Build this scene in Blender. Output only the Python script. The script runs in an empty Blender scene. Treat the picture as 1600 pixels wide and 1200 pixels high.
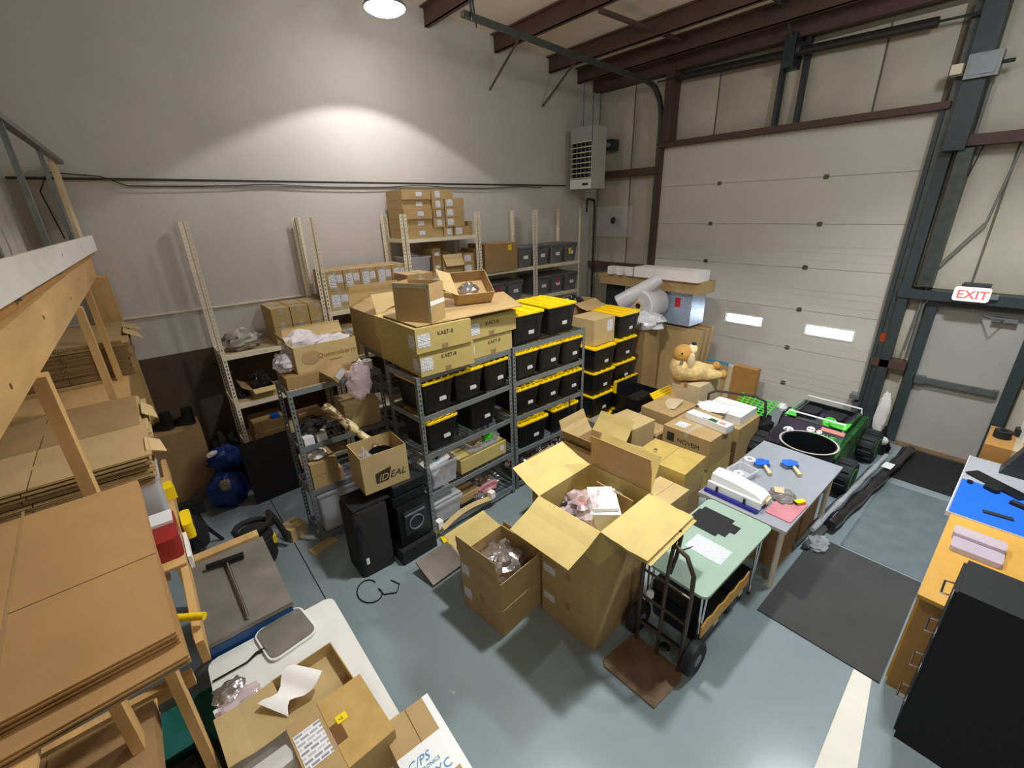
import bpy, math, random
from mathutils import Vector, Matrix, noise
SC = bpy.context.scene
COL = SC.collection
PI = math.pi
def R(a): return math.radians(a)

# ---------------- camera, world, lamps, exposure ----------------
def make_camera():
    yaw, pitch, roll, F = 0.688515526, 0.375846161, -0.0309666967, 691.476658
    f = Vector((math.sin(yaw)*math.cos(pitch), math.cos(yaw)*math.cos(pitch), -math.sin(pitch)))
    r = f.cross(Vector((0, 0, 1))).normalized(); u = r.cross(f)
    c, s = math.cos(roll), math.sin(roll)
    r, u = c*r+s*u, -s*r+c*u
    cd = bpy.data.cameras.new('camera'); co = bpy.data.objects.new('camera', cd); COL.objects.link(co)
    m = Matrix((r, u, -f)).transposed().to_4x4(); m.translation = (0, 0, 3.4)
    co.matrix_world = m
    cd.sensor_fit = 'HORIZONTAL'; cd.sensor_width = 36; cd.lens = 36*F/1600; cd.clip_start = .05; cd.clip_end = 200
    SC.camera = co
make_camera()
w = bpy.data.worlds.new('world'); SC.world = w; w.use_nodes = True
bg = w.node_tree.nodes['Background']; bg.inputs[0].default_value = (.78, .88, 1, 1); bg.inputs[1].default_value = 14
SC.view_settings.view_transform = 'Standard'; SC.view_settings.look = 'None'
SC.view_settings.gamma = 1; SC.view_settings.use_curve_mapping = False
SC.view_settings.exposure = 0.38
LAMPS = [(2.93, 5.60, 5.54, 170, (.98, .95, 1.0)), (2.65, 2.25, 5.5, 620, (.98, 1, .96)), (-.8, -2.6, 5.5, 210, (1, 1, .95)), (-2.4, .6, 5.6, 70, (1, .96, .86)), (5.4, .3, 5.5, 640, (.90, .97, 1.0))]

# ---------------- materials ----------------
def lin(c):
    c = c/255
    return c/12.92 if c <= .04045 else ((c+.055)/1.055)**2.4
def rgb(h): return (lin(h[0]), lin(h[1]), lin(h[2]), 1)
M = {}
def mat(name, col, rough=.6, metal=0., var=.12, scale=6., bump=0., bscale=60., alpha=1., spec=.5, stretch=None, col2=None, coat=0., emit=None, estr=0., trans=0., sharp=None):
    m = bpy.data.materials.new(name); m.use_nodes = True; nt = m.node_tree; N = nt.nodes; L = nt.links
    b = N['Principled BSDF']
    b.inputs['Roughness'].default_value = rough; b.inputs['Metallic'].default_value = metal
    b.inputs['Specular IOR Level'].default_value = spec; b.inputs['Alpha'].default_value = alpha
    b.inputs['Coat Weight'].default_value = coat; b.inputs['Transmission Weight'].default_value = trans
    tc = N.new('ShaderNodeTexCoord'); mp = N.new('ShaderNodeMapping'); L.new(tc.outputs['Object'], mp.inputs[0])
    if stretch: mp.inputs['Scale'].default_value = stretch
    c = rgb(col)
    if var > 0:
        nz = N.new('ShaderNodeTexNoise'); nz.inputs['Scale'].default_value = scale; nz.inputs['Detail'].default_value = 5
        L.new(mp.outputs[0], nz.inputs[0])
        mx = N.new('ShaderNodeMix'); mx.data_type = 'RGBA'
        c2 = rgb(col2) if col2 else tuple(x*(1-var) for x in c[:3])+(1,)
        hi = c if col2 else tuple(min(1, x*(1+var)) for x in c[:3])+(1,)
        rp = N.new('ShaderNodeMapRange'); rp.inputs[1].default_value = .3 if not sharp else .5-sharp; rp.inputs[2].default_value = .7 if not sharp else .5+sharp
        L.new(nz.outputs[0], rp.inputs[0]); L.new(rp.outputs[0], mx.inputs[0])
        mx.inputs[6].default_value = hi; mx.inputs[7].default_value = c2
        L.new(mx.outputs[2], b.inputs['Base Color'])
    else: b.inputs['Base Color'].default_value = c
    if bump > 0:
        n2 = N.new('ShaderNodeTexNoise'); n2.inputs['Scale'].default_value = bscale; n2.inputs['Detail'].default_value = 4
        L.new(mp.outputs[0], n2.inputs[0]); bp = N.new('ShaderNodeBump'); bp.inputs['Strength'].default_value = bump; bp.inputs['Distance'].default_value = .01
        L.new(n2.outputs[0], bp.inputs['Height']); L.new(bp.outputs[0], b.inputs['Normal'])
    if emit:
        b.inputs['Emission Color'].default_value = (*emit, 1); b.inputs['Emission Strength'].default_value = estr
    M[name] = m; return m
mat('wall_paint', (196, 192, 182), .75, var=.04, scale=1.2, bump=.15, bscale=25)
mat('insulation', (194, 186, 166), .55, var=.10, scale=1.6, bump=.5, bscale=7)
mat('roof_white', (226, 216, 198), .7, var=.06, scale=1.5, bump=.3, bscale=5)
mat('red_iron', (84, 62, 56), .6, var=.15, scale=4)
mat('dark_ply', (74, 60, 48), .7, var=.2, scale=3)
mat('floor_epoxy', (136, 148, 152), .22, var=.05, scale=1.5, bump=.03, bscale=14, coat=.25)
mat('dark_joint', (34, 36, 38), .8)
mat('kraft', (180, 150, 102), .8, var=.06, scale=5, bump=.08, bscale=40)
mat('kraft_light', (190, 164, 114), .8, var=.06, scale=5, bump=.08, bscale=40)
mat('kraft_yellow', (194, 172, 106), .75, var=.06, scale=5, bump=.08, bscale=40)
mat('kraft_tape', (198, 170, 94), .3, var=.10, scale=7, bump=.15, bscale=20, coat=.4)
mat('kraft_dark', (156, 124, 82), .82, var=.08, scale=5, bump=.08, bscale=40)
mat('kraft_pale', (208, 186, 148), .8, var=.05, scale=5)
mat('kraft_sheet', (172, 132, 82), .8, var=.06, scale=5, bump=.08, bscale=40)
mat('kraft_edge', (120, 88, 56), .9, var=.3, scale=60)
mat('tape_brown', (170, 130, 78), .25, var=.1, coat=.3)
mat('tape_clear', (206, 190, 160), .2, var=.1, coat=.4, alpha=.75)
mat('ink', (48, 42, 36), .8, var=0)
mat('ink_faint', (134, 104, 66), .85, var=0)
mat('ink_blue', (70, 140, 180), .6, var=0)
mat('red_ink', (210, 40, 50), .6, var=0)
mat('tote_black', (17, 18, 21), .42, var=.1, bump=.03)
mat('tote_yellow', (250, 208, 12), .38, var=.03)
mat('tote_grey', (104, 106, 108), .5, var=.08)
mat('plastic_clear', (216, 218, 226), .2, var=.05, alpha=.34)
mat('plastic_frost', (214, 216, 222), .3, var=.05, alpha=.52)
mat('steel_grey', (132, 138, 140), .42, metal=.35, var=.06)
mat('steel_dark', (60, 66, 70), .45, metal=.5, var=.1)
mat('galv', (122, 126, 126), .4, metal=.6, var=.12, scale=12)
mat('cream_metal', (226, 216, 190), .5, var=.04)
mat('wire', (120, 124, 126), .35, metal=.7, var=0)
mat('pipe_dark', (52, 48, 46), .5, metal=.3, var=.1)
mat('rail_green', (82, 86, 84), .45, metal=.5, var=.2, scale=9)
mat('door_white', (212, 206, 196), .5, var=.03, scale=2, bump=.06, bscale=200, stretch=(1, .1, 1))
mat('exit_paint', (178, 174, 168), .5, var=.03)
mat('frame_dark', (58, 66, 68), .5, var=.1)
mat('white_paint', (232, 226, 214), .55, var=.03, bump=.05)
mat('white_plastic', (236, 236, 236), .35, var=.02)
mat('white_foam', (244, 240, 236), .8, var=.02)
mat('label_paper', (236, 236, 238), .6, var=.02)
mat('black_plastic', (20, 21, 23), .35, var=.1)
mat('black_matte', (22, 22, 24), .75, var=.15)
mat('black_soft', (30, 29, 30), .85, var=.2, bump=.3, bscale=20)
mat('rubber_mat', (62, 62, 62), .8, var=.12, scale=2.5, bump=.2, bscale=90)
mat('rubber_black', (30, 31, 33), .7, var=.15, bump=.1)
mat('lumber', (206, 166, 106), .65, var=.16, scale=5, stretch=(1.5, .25, 1.5), bump=.08, bscale=30)
mat('lumber_v', (204, 164, 104), .65, var=.16, scale=5, stretch=(2, 2, .25), bump=.08, bscale=30)
mat('knot', (120, 74, 40), .7)
mat('osb_brown', (176, 128, 66), .6, var=.1, scale=8)
mat('desk_maple', (206, 156, 66), .5, var=.07, scale=6)
mat('desk_blue', (0, 96, 210), .75, var=.02)
mat('desk_grey', (164, 164, 170), .5, var=.03)
mat('table_green', (150, 172, 156), .45, var=.04, scale=2)
mat('table_grey', (150, 152, 160), .5, var=.05, scale=3)
mat('table_white', (226, 226, 220), .45, var=.03)
mat('saw_iron', (132, 126, 118), .35, metal=.2, var=.2, scale=4)
mat('saw_blue', (22, 76, 136), .4, var=.05)
mat('chrome', (220, 220, 224), .12, metal=1, var=0)
mat('brown_steel', (84, 74, 66), .38, metal=.5, var=.15, scale=9)
mat('rust_plate', (128, 104, 76), .6, metal=.3, var=.25, scale=6)
mat('foil', (206, 200, 202), .2, metal=.85, var=.25, scale=9, bump=.6, bscale=22)
mat('foil_dark', (84, 80, 84), .2, metal=.8, var=.3, scale=9, bump=.6, bscale=18)
mat('pink_bag', (226, 150, 158), .25, var=.15, alpha=.7, bump=.5, bscale=26)
mat('pink_film', (226, 200, 206), .12, var=.1, alpha=.45, bump=.6, bscale=16)
mat('bubble', (236, 230, 238), .12, var=.05, alpha=.55, bump=.9, bscale=60)
mat('clear_film', (226, 226, 232), .08, var=.1, alpha=.4, bump=.7, bscale=14)
mat('grey_bag', (146, 140, 124), .4, var=.15, bump=.4, bscale=12)
mat('brown_bag', (112, 78, 44), .45, var=.35, scale=16, col2=(222, 204, 152), sharp=.05)
mat('blue_nylon', (14, 46, 120), .5, var=.3, bump=.5, bscale=12)
mat('blue_plastic', (20, 100, 214), .35, var=.04)
mat('navy_plastic', (44, 38, 150), .4, var=.05)
mat('cream_plastic', (226, 214, 164), .4, var=.04)
mat('red_plastic', (150, 34, 34), .45, var=.1)
mat('yellow_plastic', (248, 212, 20), .4, var=.03)
mat('green_bin', (24, 98, 88), .5, var=.06)
mat('lime', (84, 220, 60), .5, var=.1)
mat('truck_green', (44, 116, 50), .4, var=.6, scale=9, col2=(14, 34, 20))
mat('panel_seam', (112, 104, 88), .8)
mat('truck_purple', (60, 40, 66), .45, var=.4, scale=6, col2=(22, 24, 28))
mat('truck_salmon', (214, 138, 120), .5, var=.04)
mat('plush', (226, 196, 134), .95, var=.2, scale=14, bump=1., bscale=60)
mat('plush_dark', (200, 148, 76), .95, var=.12, scale=9, bump=.9, bscale=90)
mat('plush_light', (236, 214, 168), .95, var=.08, scale=9, bump=.9, bscale=90)
mat('wrap_white', (226, 222, 226), .2, var=.08, alpha=.8, bump=.7, bscale=18)
mat('silver_bubble', (176, 192, 214), .3, metal=.35, var=.15, scale=30, bump=.8, bscale=40)
mat('tape_gloss', (196, 160, 98), .25, var=.12, scale=9, coat=.4)
mat('cabinet_black', (7, 7, 8), .7, var=.2)
mat('hinge_steel', (120, 120, 116), .35, metal=.7, var=.1)
mat('orange', (236, 96, 36), .5)
mat('teal_lid', (58, 104, 96), .5)
mat('tube_grey', (104, 114, 118), .5, var=.12)
mat('soap_pink', (206, 192, 206), .25, var=.04, alpha=.7)
mat('lens', (255, 250, 255), .3, var=0, emit=(1, .95, 1), estr=14)
mat('glow_red', (230, 60, 60), .4, var=0, emit=(1, .12, .12), estr=.9)
mat('sign_white', (240, 225, 222), .4, var=0, emit=(1, .82, .8), estr=.45)
mat('oval_mark', (168, 140, 96), .85)
def glass_mat():
    m = bpy.data.materials.new('window_glass'); m.use_nodes = True; nt = m.node_tree; N = nt.nodes
    N.remove(N['Principled BSDF']); o = N['Material Output']
    t = N.new('ShaderNodeBsdfTransparent'); g = N.new('ShaderNodeBsdfGlossy'); g.inputs['Roughness'].default_value = .05
    x = N.new('ShaderNodeMixShader'); x.inputs[0].default_value = .08
    nt.links.new(t.outputs[0], x.inputs[1]); nt.links.new(g.outputs[0], x.inputs[2]); nt.links.new(x.outputs[0], o.inputs[0]); M['glass'] = m
glass_mat()
def printed(name, paper, ink, scale=6):
    """paper with rows of small printed marks"""
    m = mat(name, paper, .6, var=0); nt = m.node_tree; N = nt.nodes; L = nt.links; b = N['Principled BSDF']
    tc = N.new('ShaderNodeTexCoord'); br = N.new('ShaderNodeTexBrick'); L.new(tc.outputs['Object'], br.inputs[0])
    mp = N.new('ShaderNodeMapping'); L.new(tc.outputs['Generated'], mp.inputs[0]); L.new(mp.outputs[0], br.inputs[0])
    br.inputs['Color1'].default_value = rgb(ink); br.inputs['Color2'].default_value = rgb(paper); br.inputs['Mortar'].default_value = rgb(paper)
    br.inputs['Scale'].default_value = scale; br.inputs['Mortar Size'].default_value = .17; br.inputs['Mortar Smooth'].default_value = 0; br.inputs['Bias'].default_value = -.25
    br.inputs['Brick Width'].default_value = 2.1; br.inputs['Row Height'].default_value = .75
    L.new(br.outputs[0], b.inputs['Base Color'])
printed('label_print', (238, 238, 240), (150, 150, 158))
printed('form_print', (222, 226, 244), (170, 178, 208), 13)

# ---------------- mesh helpers ----------------
class MB:
    def __init__(s): s.v = []; s.f = []
    def add(s, vs, fs, T=None):
        o = len(s.v)
        for p in vs:
            p = Vector(p); s.v.append(T @ p if T else p)
        s.f += [tuple(i+o for i in f) for f in fs]; return s
    def box(s, x0, y0, z0, x1, y1, z1, T=None):
        return s.add([(x0, y0, z0), (x1, y0, z0), (x1, y1, z0), (x0, y1, z0), (x0, y0, z1), (x1, y0, z1), (x1, y1, z1), (x0, y1, z1)],
                     [(0, 3, 2, 1), (4, 5, 6, 7), (0, 1, 5, 4), (1, 2, 6, 5), (2, 3, 7, 6), (3, 0, 4, 7)], T)
    def cbox(s, c, sz, T=None):
        return s.box(c[0]-sz[0]/2, c[1]-sz[1]/2, c[2]-sz[2]/2, c[0]+sz[0]/2, c[1]+sz[1]/2, c[2]+sz[2]/2, T)
    def loft(s, loops, cap=(1, 1), T=None, closed=True):
        vs = [p for l in loops for p in l]; n = len(loops[0]); fs = []
        for k in range(len(loops)-1):
            for i in range(n if closed else n-1):
                j = (i+1) % n; fs.append((k*n+i, k*n+j, (k+1)*n+j, (k+1)*n+i))
        if cap[0]: fs.append(tuple(range(n-1, -1, -1)))
        if cap[1]: fs.append(tuple(range((len(loops)-1)*n, len(loops)*n)))
        return s.add(vs, fs, T)
    def tube(s, pts, r, seg=8, T=None):
        pts = [Vector(p) for p in pts]; loops = []
        up = None
        for i, p in enumerate(pts):
            a = pts[max(0, i-1)]; b = pts[min(len(pts)-1, i+1)]; t = (b-a).normalized()
            if up is None:
                up = Vector((0, 0, 1)) if abs(t.z) < .9 else Vector((1, 0, 0))
            x = up.cross(t).normalized(); up = t.cross(x).normalized()
            rr = r[i] if isinstance(r, (list, tuple)) else r
            loops.append([p+rr*(math.cos(2*PI*k/seg)*x+math.sin(2*PI*k/seg)*up) for k in range(seg)])
        return s.loft(loops, (1, 1), T)
    def lathe(s, prof, seg=24, c=(0, 0, 0), T=None, cap=(1, 1)):
        loops = [[(c[0]+r*math.cos(2*PI*k/seg), c[1]+r*math.sin(2*PI*k/seg), c[2]+z) for k in range(seg)] for r, z in prof]
        return s.loft(loops, cap, T)
    def prism(s, poly, z0, z1, T=None):
        return s.loft([[(x, y, z0) for x, y in poly], [(x, y, z1) for x, y in poly]], (1, 1), T)
    def tray(s, w, d, h, t, T=None, x0=0, y0=0, z0=0):
        def lp(i, z): return [(x0+i, y0+i, z), (x0+w-i, y0+i, z), (x0+w-i, y0+d-i, z), (x0+i, y0+d-i, z)]
        return s.loft([lp(0, z0), lp(0, z0+h), lp(t, z0+h), lp(t, z0+t)], (1, 1), T)
    def mesh(s, name, m, smooth=None):
        me = bpy.data.meshes.new(name); me.from_pydata([tuple(v) for v in s.v], [], s.f)
        if m is not None: me.materials.append(M[m] if isinstance(m, str) else m)
        if smooth is not None:
            me.polygons.foreach_set('use_smooth', [True]*len(me.polygons)); me.update()
            me.set_sharp_from_angle(angle=R(smooth))
        me.update(); return me
    def build(s, name, m, parent=None, smooth=None, kind=None):
        return link(name, s.mesh(name, m, smooth), parent, kind)
def link(name, me, parent=None, kind=None):
    o = bpy.data.objects.new(name, me); COL.objects.link(o)
    if parent: o.parent = parent
    if kind: o['kind'] = kind
    return o
def tag(o, label, cat, group=None):
    o['label'] = label; o['category'] = cat
    if group: o['group'] = group
    return o
def thing(name, label, cat, loc=(0, 0, 0), rz=0, group=None):
    o = bpy.data.objects.new(name, None); o.empty_display_size = .1; COL.objects.link(o)
    o.location = loc; o.rotation_euler = (0, 0, R(rz)); return tag(o, label, cat, group)
def copy_tree(o, parent=None):
    c = o.copy(); COL.objects.link(c); c.parent = parent
    for ch in [x for x in o.children]: copy_tree(ch, c)
    return c
def place(proto, loc, rz, label, group=None, used=set()):
    o = proto if proto.name not in used else copy_tree(proto)
    used.add(proto.name)
    o.location = loc; o.rotation_euler = (0, 0, R(rz)); o['label'] = label
    if group: o['group'] = group
    return o
def rrect(w, d, r, z, x0=0, y0=0, n=3, i=0):
    pts = []
    for cx, cy, a in ((x0+w-r-i, y0+r+i, -90), (x0+w-r-i, y0+d-r-i, 0), (x0+r+i, y0+d-r-i, 90), (x0+r+i, y0+r+i, 180)):
        for k in range(n+1):
            t = R(a+90*k/n); pts.append((cx+r*math.cos(t), cy+r*math.sin(t), z))
    return pts
_tc = {}
def text_mesh(txt, size, m, extr=.0006, bold=False, shear=0):
    k = (txt, size, m, shear)
    if k in _tc: return _tc[k]
    cu = bpy.data.curves.new('print', 'FONT'); cu.body = txt; cu.size = size; cu.extrude = extr; cu.resolution_u = 2; cu.shear = shear
    if bold: cu.offset = size*.012
    o = bpy.data.objects.new('print', cu); COL.objects.link(o)
    dg = bpy.context.evaluated_depsgraph_get(); me = bpy.data.meshes.new_from_object(o.evaluated_get(dg))
    bpy.data.objects.remove(o); me.materials.clear(); me.materials.append(M[m]); _tc[k] = me
    return me
def face_T(face, w, d, h, u=0, v=0):
    e = .0012
    A = {'front': ((u, -e, v), (1, 0, 0), (0, 0, 1), (0, -1, 0)), 'left': ((-e, d-u, v), (0, -1, 0), (0, 0, 1), (-1, 0, 0)),
         'right': ((w+e, u, v), (0, 1, 0), (0, 0, 1), (1, 0, 0)), 'top': ((u, v, h+e), (1, 0, 0), (0, 1, 0), (0, 0, 1)),
         'back': ((w-u, d+e, v), (-1, 0, 0), (0, 0, 1), (0, 1, 0))}[face]
    m = Matrix((A[1], A[2], A[3])).transposed().to_4x4(); m.translation = A[0]; return m
def sticker(par, face, w, d, h, u, v, sw, sh, m='label_print', name='shipping_label', rot=0, label=None):
    mb = MB().box(0, 0, 0, sw, sh, .0012)
    o = mb.build(name, m, par); o.matrix_local = face_T(face, w, d, h, u, v) @ Matrix.Rotation(R(rot), 4, 'Z')
    if label: o['label'] = label
    return o
def text_on(par, face, w, d, h, u, v, txt, size, m='ink', name='printed_text', rot=0, shear=0, lift=.0006):
    o = link(name, text_mesh(txt, size, m, shear=shear), par)
    o.matrix_local = face_T(face, w, d, h, u, v) @ Matrix.Translation((0, 0, lift)) @ Matrix.Rotation(R(rot), 4, 'Z'); return o

def carton(label, A, w, d, h, rz=0, group=None, m='kraft', tape='tape_brown', stickers=(), texts=(), seam='x', name='cardboard_box', front_tape=True):
    t = thing(name, label, 'box', A, rz, group)
    MB().box(0, 0, 0, w, d, h-.006).build('body', m, t)
    g = .002
    if seam == 'x':
        MB().box(0, 0, h-.0055, w, d/2-g, h).build('flap', m, t); MB().box(0, d/2+g, h-.0055, w, d, h).build('flap', m, t)
        if tape:
            b = MB().box(0, d/2-.028, h+.0002, w, d/2+.028, h+.0012); b.box(-.0012, d/2-.028, h-.07, -.0002, d/2+.028, h+.0012)
            b.build('tape', tape, t)
    else:
        MB().box(0, 0, h-.0055, w/2-g, d, h).build('flap', m, t); MB().box(w/2+g, 0, h-.0055, w, d, h).build('flap', m, t)
        if tape:
            b = MB().box(w/2-.028, 0, h+.0002, w/2+.028, d, h+.0012); b.box(w/2-.028, -.0012, h-.07, w/2+.028, -.0002, h+.0012)
            if front_tape: b.box(w/2-.028, -.0012, 0, w/2+.028, -.0002, .05)
            b.build('tape', tape, t)
    for s in stickers: sticker(t, s[0], w, d, h, *s[1:])
    for s in texts: text_on(t, s[0], w, d, h, *s[1:])
    return t
def flap_T(side, w, d, h, ang):
    """hinge frame of a top flap: local x along the hinge, local y away from the hinge (ang 0 = closed, 90 = upright, 180 = folded right out)"""
    if side == 'front': o, x, y = (0, 0, h), (1, 0, 0), (0, 1, 0)
    elif side == 'back': o, x, y = (w, d, h), (-1, 0, 0), (0, -1, 0)
    elif side == 'left': o, x, y = (0, d, h), (0, -1, 0), (1, 0, 0)
    else: o, x, y = (w, 0, h), (0, 1, 0), (-1, 0, 0)
    x, y = Vector(x), Vector(y); z = x.cross(y)
    m = Matrix((x, y, z)).transposed().to_4x4(); m.translation = o
    return m @ Matrix.Rotation(R(ang), 4, 'X')
def open_carton(label, A, w, d, h, rz=0, flaps=(), group=None, m='kraft', stickers=(), texts=(), name='open_cardboard_box', t_=.006, inner=None, curl=.015):
    t = thing(name, label, 'box', A, rz, group)
    MB().tray(w, d, h, t_).build('body', m, t)
    for fl in flaps:
        side, ang, ln = fl[:3]; mm = fl[3] if len(fl) > 3 else m
        L = w if side in ('front', 'back') else d
        n = 5; a = []; b = []
        mb = MB(); loops = []
        for k in range(n+1):
            y = ln*k/n; z = curl*math.sin(PI*k/n)*random.uniform(.3, 1)
            i = .004+.012*k/n
            loops.append([(i, y, z), (L-i, y, z), (L-i, y, z+.005), (i, y, z+.005)])
        mb.loft(loops)
        o = mb.build('flap', mm, t); o.matrix_local = flap_T(side, w, d, h, ang)
    for s in stickers: sticker(t, s[0], w, d, h, *s[1:])
    for s in texts: text_on(t, s[0], w, d, h, *s[1:])
    return t
def bag_mesh(sx, sy, sz, seed, m, nu=26, nv=14, amp=.35, freq=3.2, smooth=35, flat=True):
    mb = MB(); vs = []; fs = []
    for j in range(nv+1):
        th = PI*j/nv
        for i in range(nu):
            ph = 2*PI*i/nu
            p = Vector((math.sin(th)*math.cos(ph), math.sin(th)*math.sin(ph), -math.cos(th)))
            q = p*freq+Vector((seed*3.1, seed*1.7, 0))
            k = 1+amp*(noise.noise(q)+.5*noise.noise(q*2.3))
            p = Vector((p.x*k*sx, p.y*k*sy, (p.z*k+1)*sz*.5))
            if flat: p.z = max(0.0, p.z-.12*sz)
            vs.append(p)
    for j in range(nv):
        for i in range(nu):
            i2 = (i+1) % nu; fs.append((j*nu+i, j*nu+i2, (j+1)*nu+i2, (j+1)*nu+i))
    mb.add(vs, fs); return mb.mesh('bag', m, smooth)
def bag(label, loc, sx, sy, sz, m='foil', seed=1, rz=0, name='foil_bag', cat='bag', group=None, rot=None, **k):
    o = link(name, bag_mesh(sx, sy, sz, seed, m, **k)); o.location = loc; o.rotation_euler = rot or (0, 0, R(rz)); return tag(o, label, cat, group)
def slab(label, name, cat, loc, size, rz=0, m='white_plastic', group=None, rot=None, r=0):
    mb = MB()
    if r: mb.loft([rrect(size[0], size[1], r, 0), rrect(size[0], size[1], r, size[2])])
    else: mb.box(0, 0, 0, *size)
    o = mb.build(name, m); o.location = loc; o.rotation_euler = rot or (0, 0, R(rz)); return tag(o, label, cat, group)
def struct(name, mb, m, parent=None, smooth=None):
    o = mb.build(name, m, parent, smooth)
    if not parent: o['kind'] = 'structure'
    return o
random.seed(7)
# ---------------- lamps of the hall ----------------
def high_bay(i, x, y, z, pw, c):
    lab = ['round high-bay lamp with a glowing lens near the painted wall', 'round high-bay lamp hanging above the cardboard boxes', 'round high-bay lamp hanging above the front aisle',
           'round high-bay lamp hanging above the timber rack', 'round high-bay lamp hanging near the exit door side'][i]
    t = thing('high_bay_lamp', lab, 'lamp', (x, y, z), 0)
    MB().lathe([(.235, .0), (.24, .012), (.21, .05), (.12, .09), (.09, .12), (.09, .2), (.01, .22)], 32).build('reflector', 'galv', t, 40)
    MB().lathe([(.02, -.06), (.10, -.055), (.17, -.037), (.215, -.012), (.228, .004), (.228, .012)], 32).build('lens', 'lens', t, 60)
    MB().tube([(0, 0, .22), (0, 0, zroof(x)-z-.03)], .008, 6).build('hook', 'steel_dark', t)
    sp = bpy.data.lights.new('high_bay_light', 'SPOT'); sp.energy = pw; sp.color = c; sp.spot_size = R(122.5); sp.spot_blend = (.06, .6, .5, .5, .7)[i]; sp.shadow_soft_size = (.13, .16, .3, .3, .22)[i]
    so = bpy.data.objects.new('high_bay_light', sp); COL.objects.link(so); so.location = (0, 0, -.07); so.parent = t
    pl = bpy.data.lights.new('high_bay_spill', 'POINT'); pl.energy = pw*.085; pl.color = c; pl.shadow_soft_size = .22
    po = bpy.data.objects.new('high_bay_spill', pl); COL.objects.link(po); po.location = (0, 0, -.27); po.parent = t
def zroof(x): return 6.10-.09*(x-4.46) if x > -1 else 6.59
for i, a in enumerate(LAMPS): high_bay(i, *a)

# ---------------- room shell ----------------
XL, XR, YB, YN = -4.0, 8.10, 6.79, -4.5
def zroof(x): return 6.10-.09*(x-4.46) if x > -1 else 6.59
xs = [XL, -.9, .607, .615, 4.6, 4.608, XR+.2]
fl = MB()
for a, b in ((XL, .603), (.613, 4.9), (4.908, XR+.25)): fl.box(a, YN, -.12, b, YB, 0)
struct('floor', fl, 'floor_epoxy')
f = MB().box(XL, YN, -.13, XR+.25, YB, -.012).build('joint_filler', 'dark_joint', bpy.data.objects['floor'])
struct('wall_back', MB().box(XL-.2, YB, -.1, XR+.3, YB+.2, 6.9), 'wall_paint')
wb = bpy.data.objects['wall_back']
MB().box(-1.2, YB-.014, 0, 4.6, YB, 1.84).build('dark_panelling', 'dark_ply', wb)
MB().box(XL, YB-.02, 2.335, 4.6, YB, 2.352).build('ledge_strip', 'cream_metal', wb)
struct('wall_left', MB().box(XL-.2, YN, -.1, XL, YB, 6.9), 'wall_paint')
struct('wall_near', MB().box(XL-.2, YN-.2, -.1, XR+.3, YN, 6.9), 'wall_paint')
# right wall round the openings
wr = MB()
D0, D1, DZ = 1.40, 5.20, 4.36       # dock door
E0, E1, EZ = -.02, .87, 2.07        # exit door
X0, X1 = XR+.03, XR+.25
for (y0, y1, z0, z1) in ((YN, E0, -.1, 6.4), (E0, E1, EZ, 6.4), (E1, D0, -.1, 6.4), (D0, D1, DZ, 6.4), (D1, YB, -.1, 6.4)): wr.box(X0, y0, z0, X1, y1, z1)
struct('wall_right', wr, 'panel_seam'); wro = bpy.data.objects['wall_right']
def pillow(y0, y1, z0, z1):
    mb = MB(); n, k = 8, 8; vs = []; fs = []
    for j in range(k+1):
        for i in range(n+1):
            u, v = i/n, j/k; b = (math.sin(PI*u)*math.sin(PI*v))**.35
            y, z = y0+.008+(y1-y0-.016)*u, z0+(z1-z0)*v
            vs.append((X0-.006-.045*b-.012*b*noise.noise(Vector((y*1.3, z*1.3, 0))), y, z))
    for j in range(k):
        for i in range(n): a = j*(n+1)+i; fs.append((a, a+n+1, a+n+2, a+1))
    mb.add(vs, fs); return mb.build('insulation_panel', 'insulation', wro, 60)
for z0, z1 in ((0, 2.14), (2.26, 3.94), (4.06, 5.5)):
    for y0, y1 in ((5.24, 5.93), (5.94, 6.77)): pillow(y0, y1, z0, z1)
for y0, y1 in ((4.3, 5.18), (3.32, 4.29), (2.12, 3.0), (1.42, 2.11), (3.01, 3.31)): pillow(y0, y1, 4.42, 5.45)
for z0, z1 in ((2.26, 3.94), (4.06, 5.5)):
    for y0, y1 in ((.62, 1.22), (-.3, .61), (-1.22, -.31), (-2.14, -1.23)): pillow(y0, y1, z0, z1)
for z0, z1 in ((.05, 1.12), (1.24, 2.14)): pillow(.98, 1.34, z0, z1)
for z0, z1 in ((.05, 1.12), (1.24, 2.14)):
    pillow(-1.1, -.14, z0, z1)
# girts, header, columns (red iron)
def beam(n, a, b, m='red_iron', lbl=None):
    return MB().box(*a, *b).build(n, m, wro)
beam('girt', (7.9, 5.22, 3.94), (XR, YB, 4.06)); beam('girt', (7.9, 5.22, 2.14), (XR, YB, 2.26))
beam('girt', (7.9, -4.4, 3.94), (XR, 1.16, 4.06)); beam('girt', (7.94, -4.4, 2.13), (XR, 1.28, 2.25), 'frame_dark'); beam('girt', (7.96, .97, 1.12), (XR, 1.36, 1.23))
beam('door_header', (7.93, D0-.1, 4.37), (XR+.02, D1+.05, 4.45)); beam('door_column', (7.86, 4.98, 4.45), (XR, 5.14, 5.6))
beam('door_jamb', (7.98, D1+.0, 0), (XR+.03, D1+.04, 4.4)); beam('door_jamb', (7.98, D0-.06, 0), (XR+.03, D0-.01, 4.4), 'frame_dark')
beam('wall_column', (7.84, 1.04, 3.9), (XR-.01, 1.24, 5.62), 'frame_dark'); beam('wall_column', (7.96, 1.16, 0), (XR, 1.27, 3.9), 'frame_dark')
beam('wall_column', (7.9, .96, 2.3), (XR-.01, 1.1, 3.92), 'rail_green')
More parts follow.
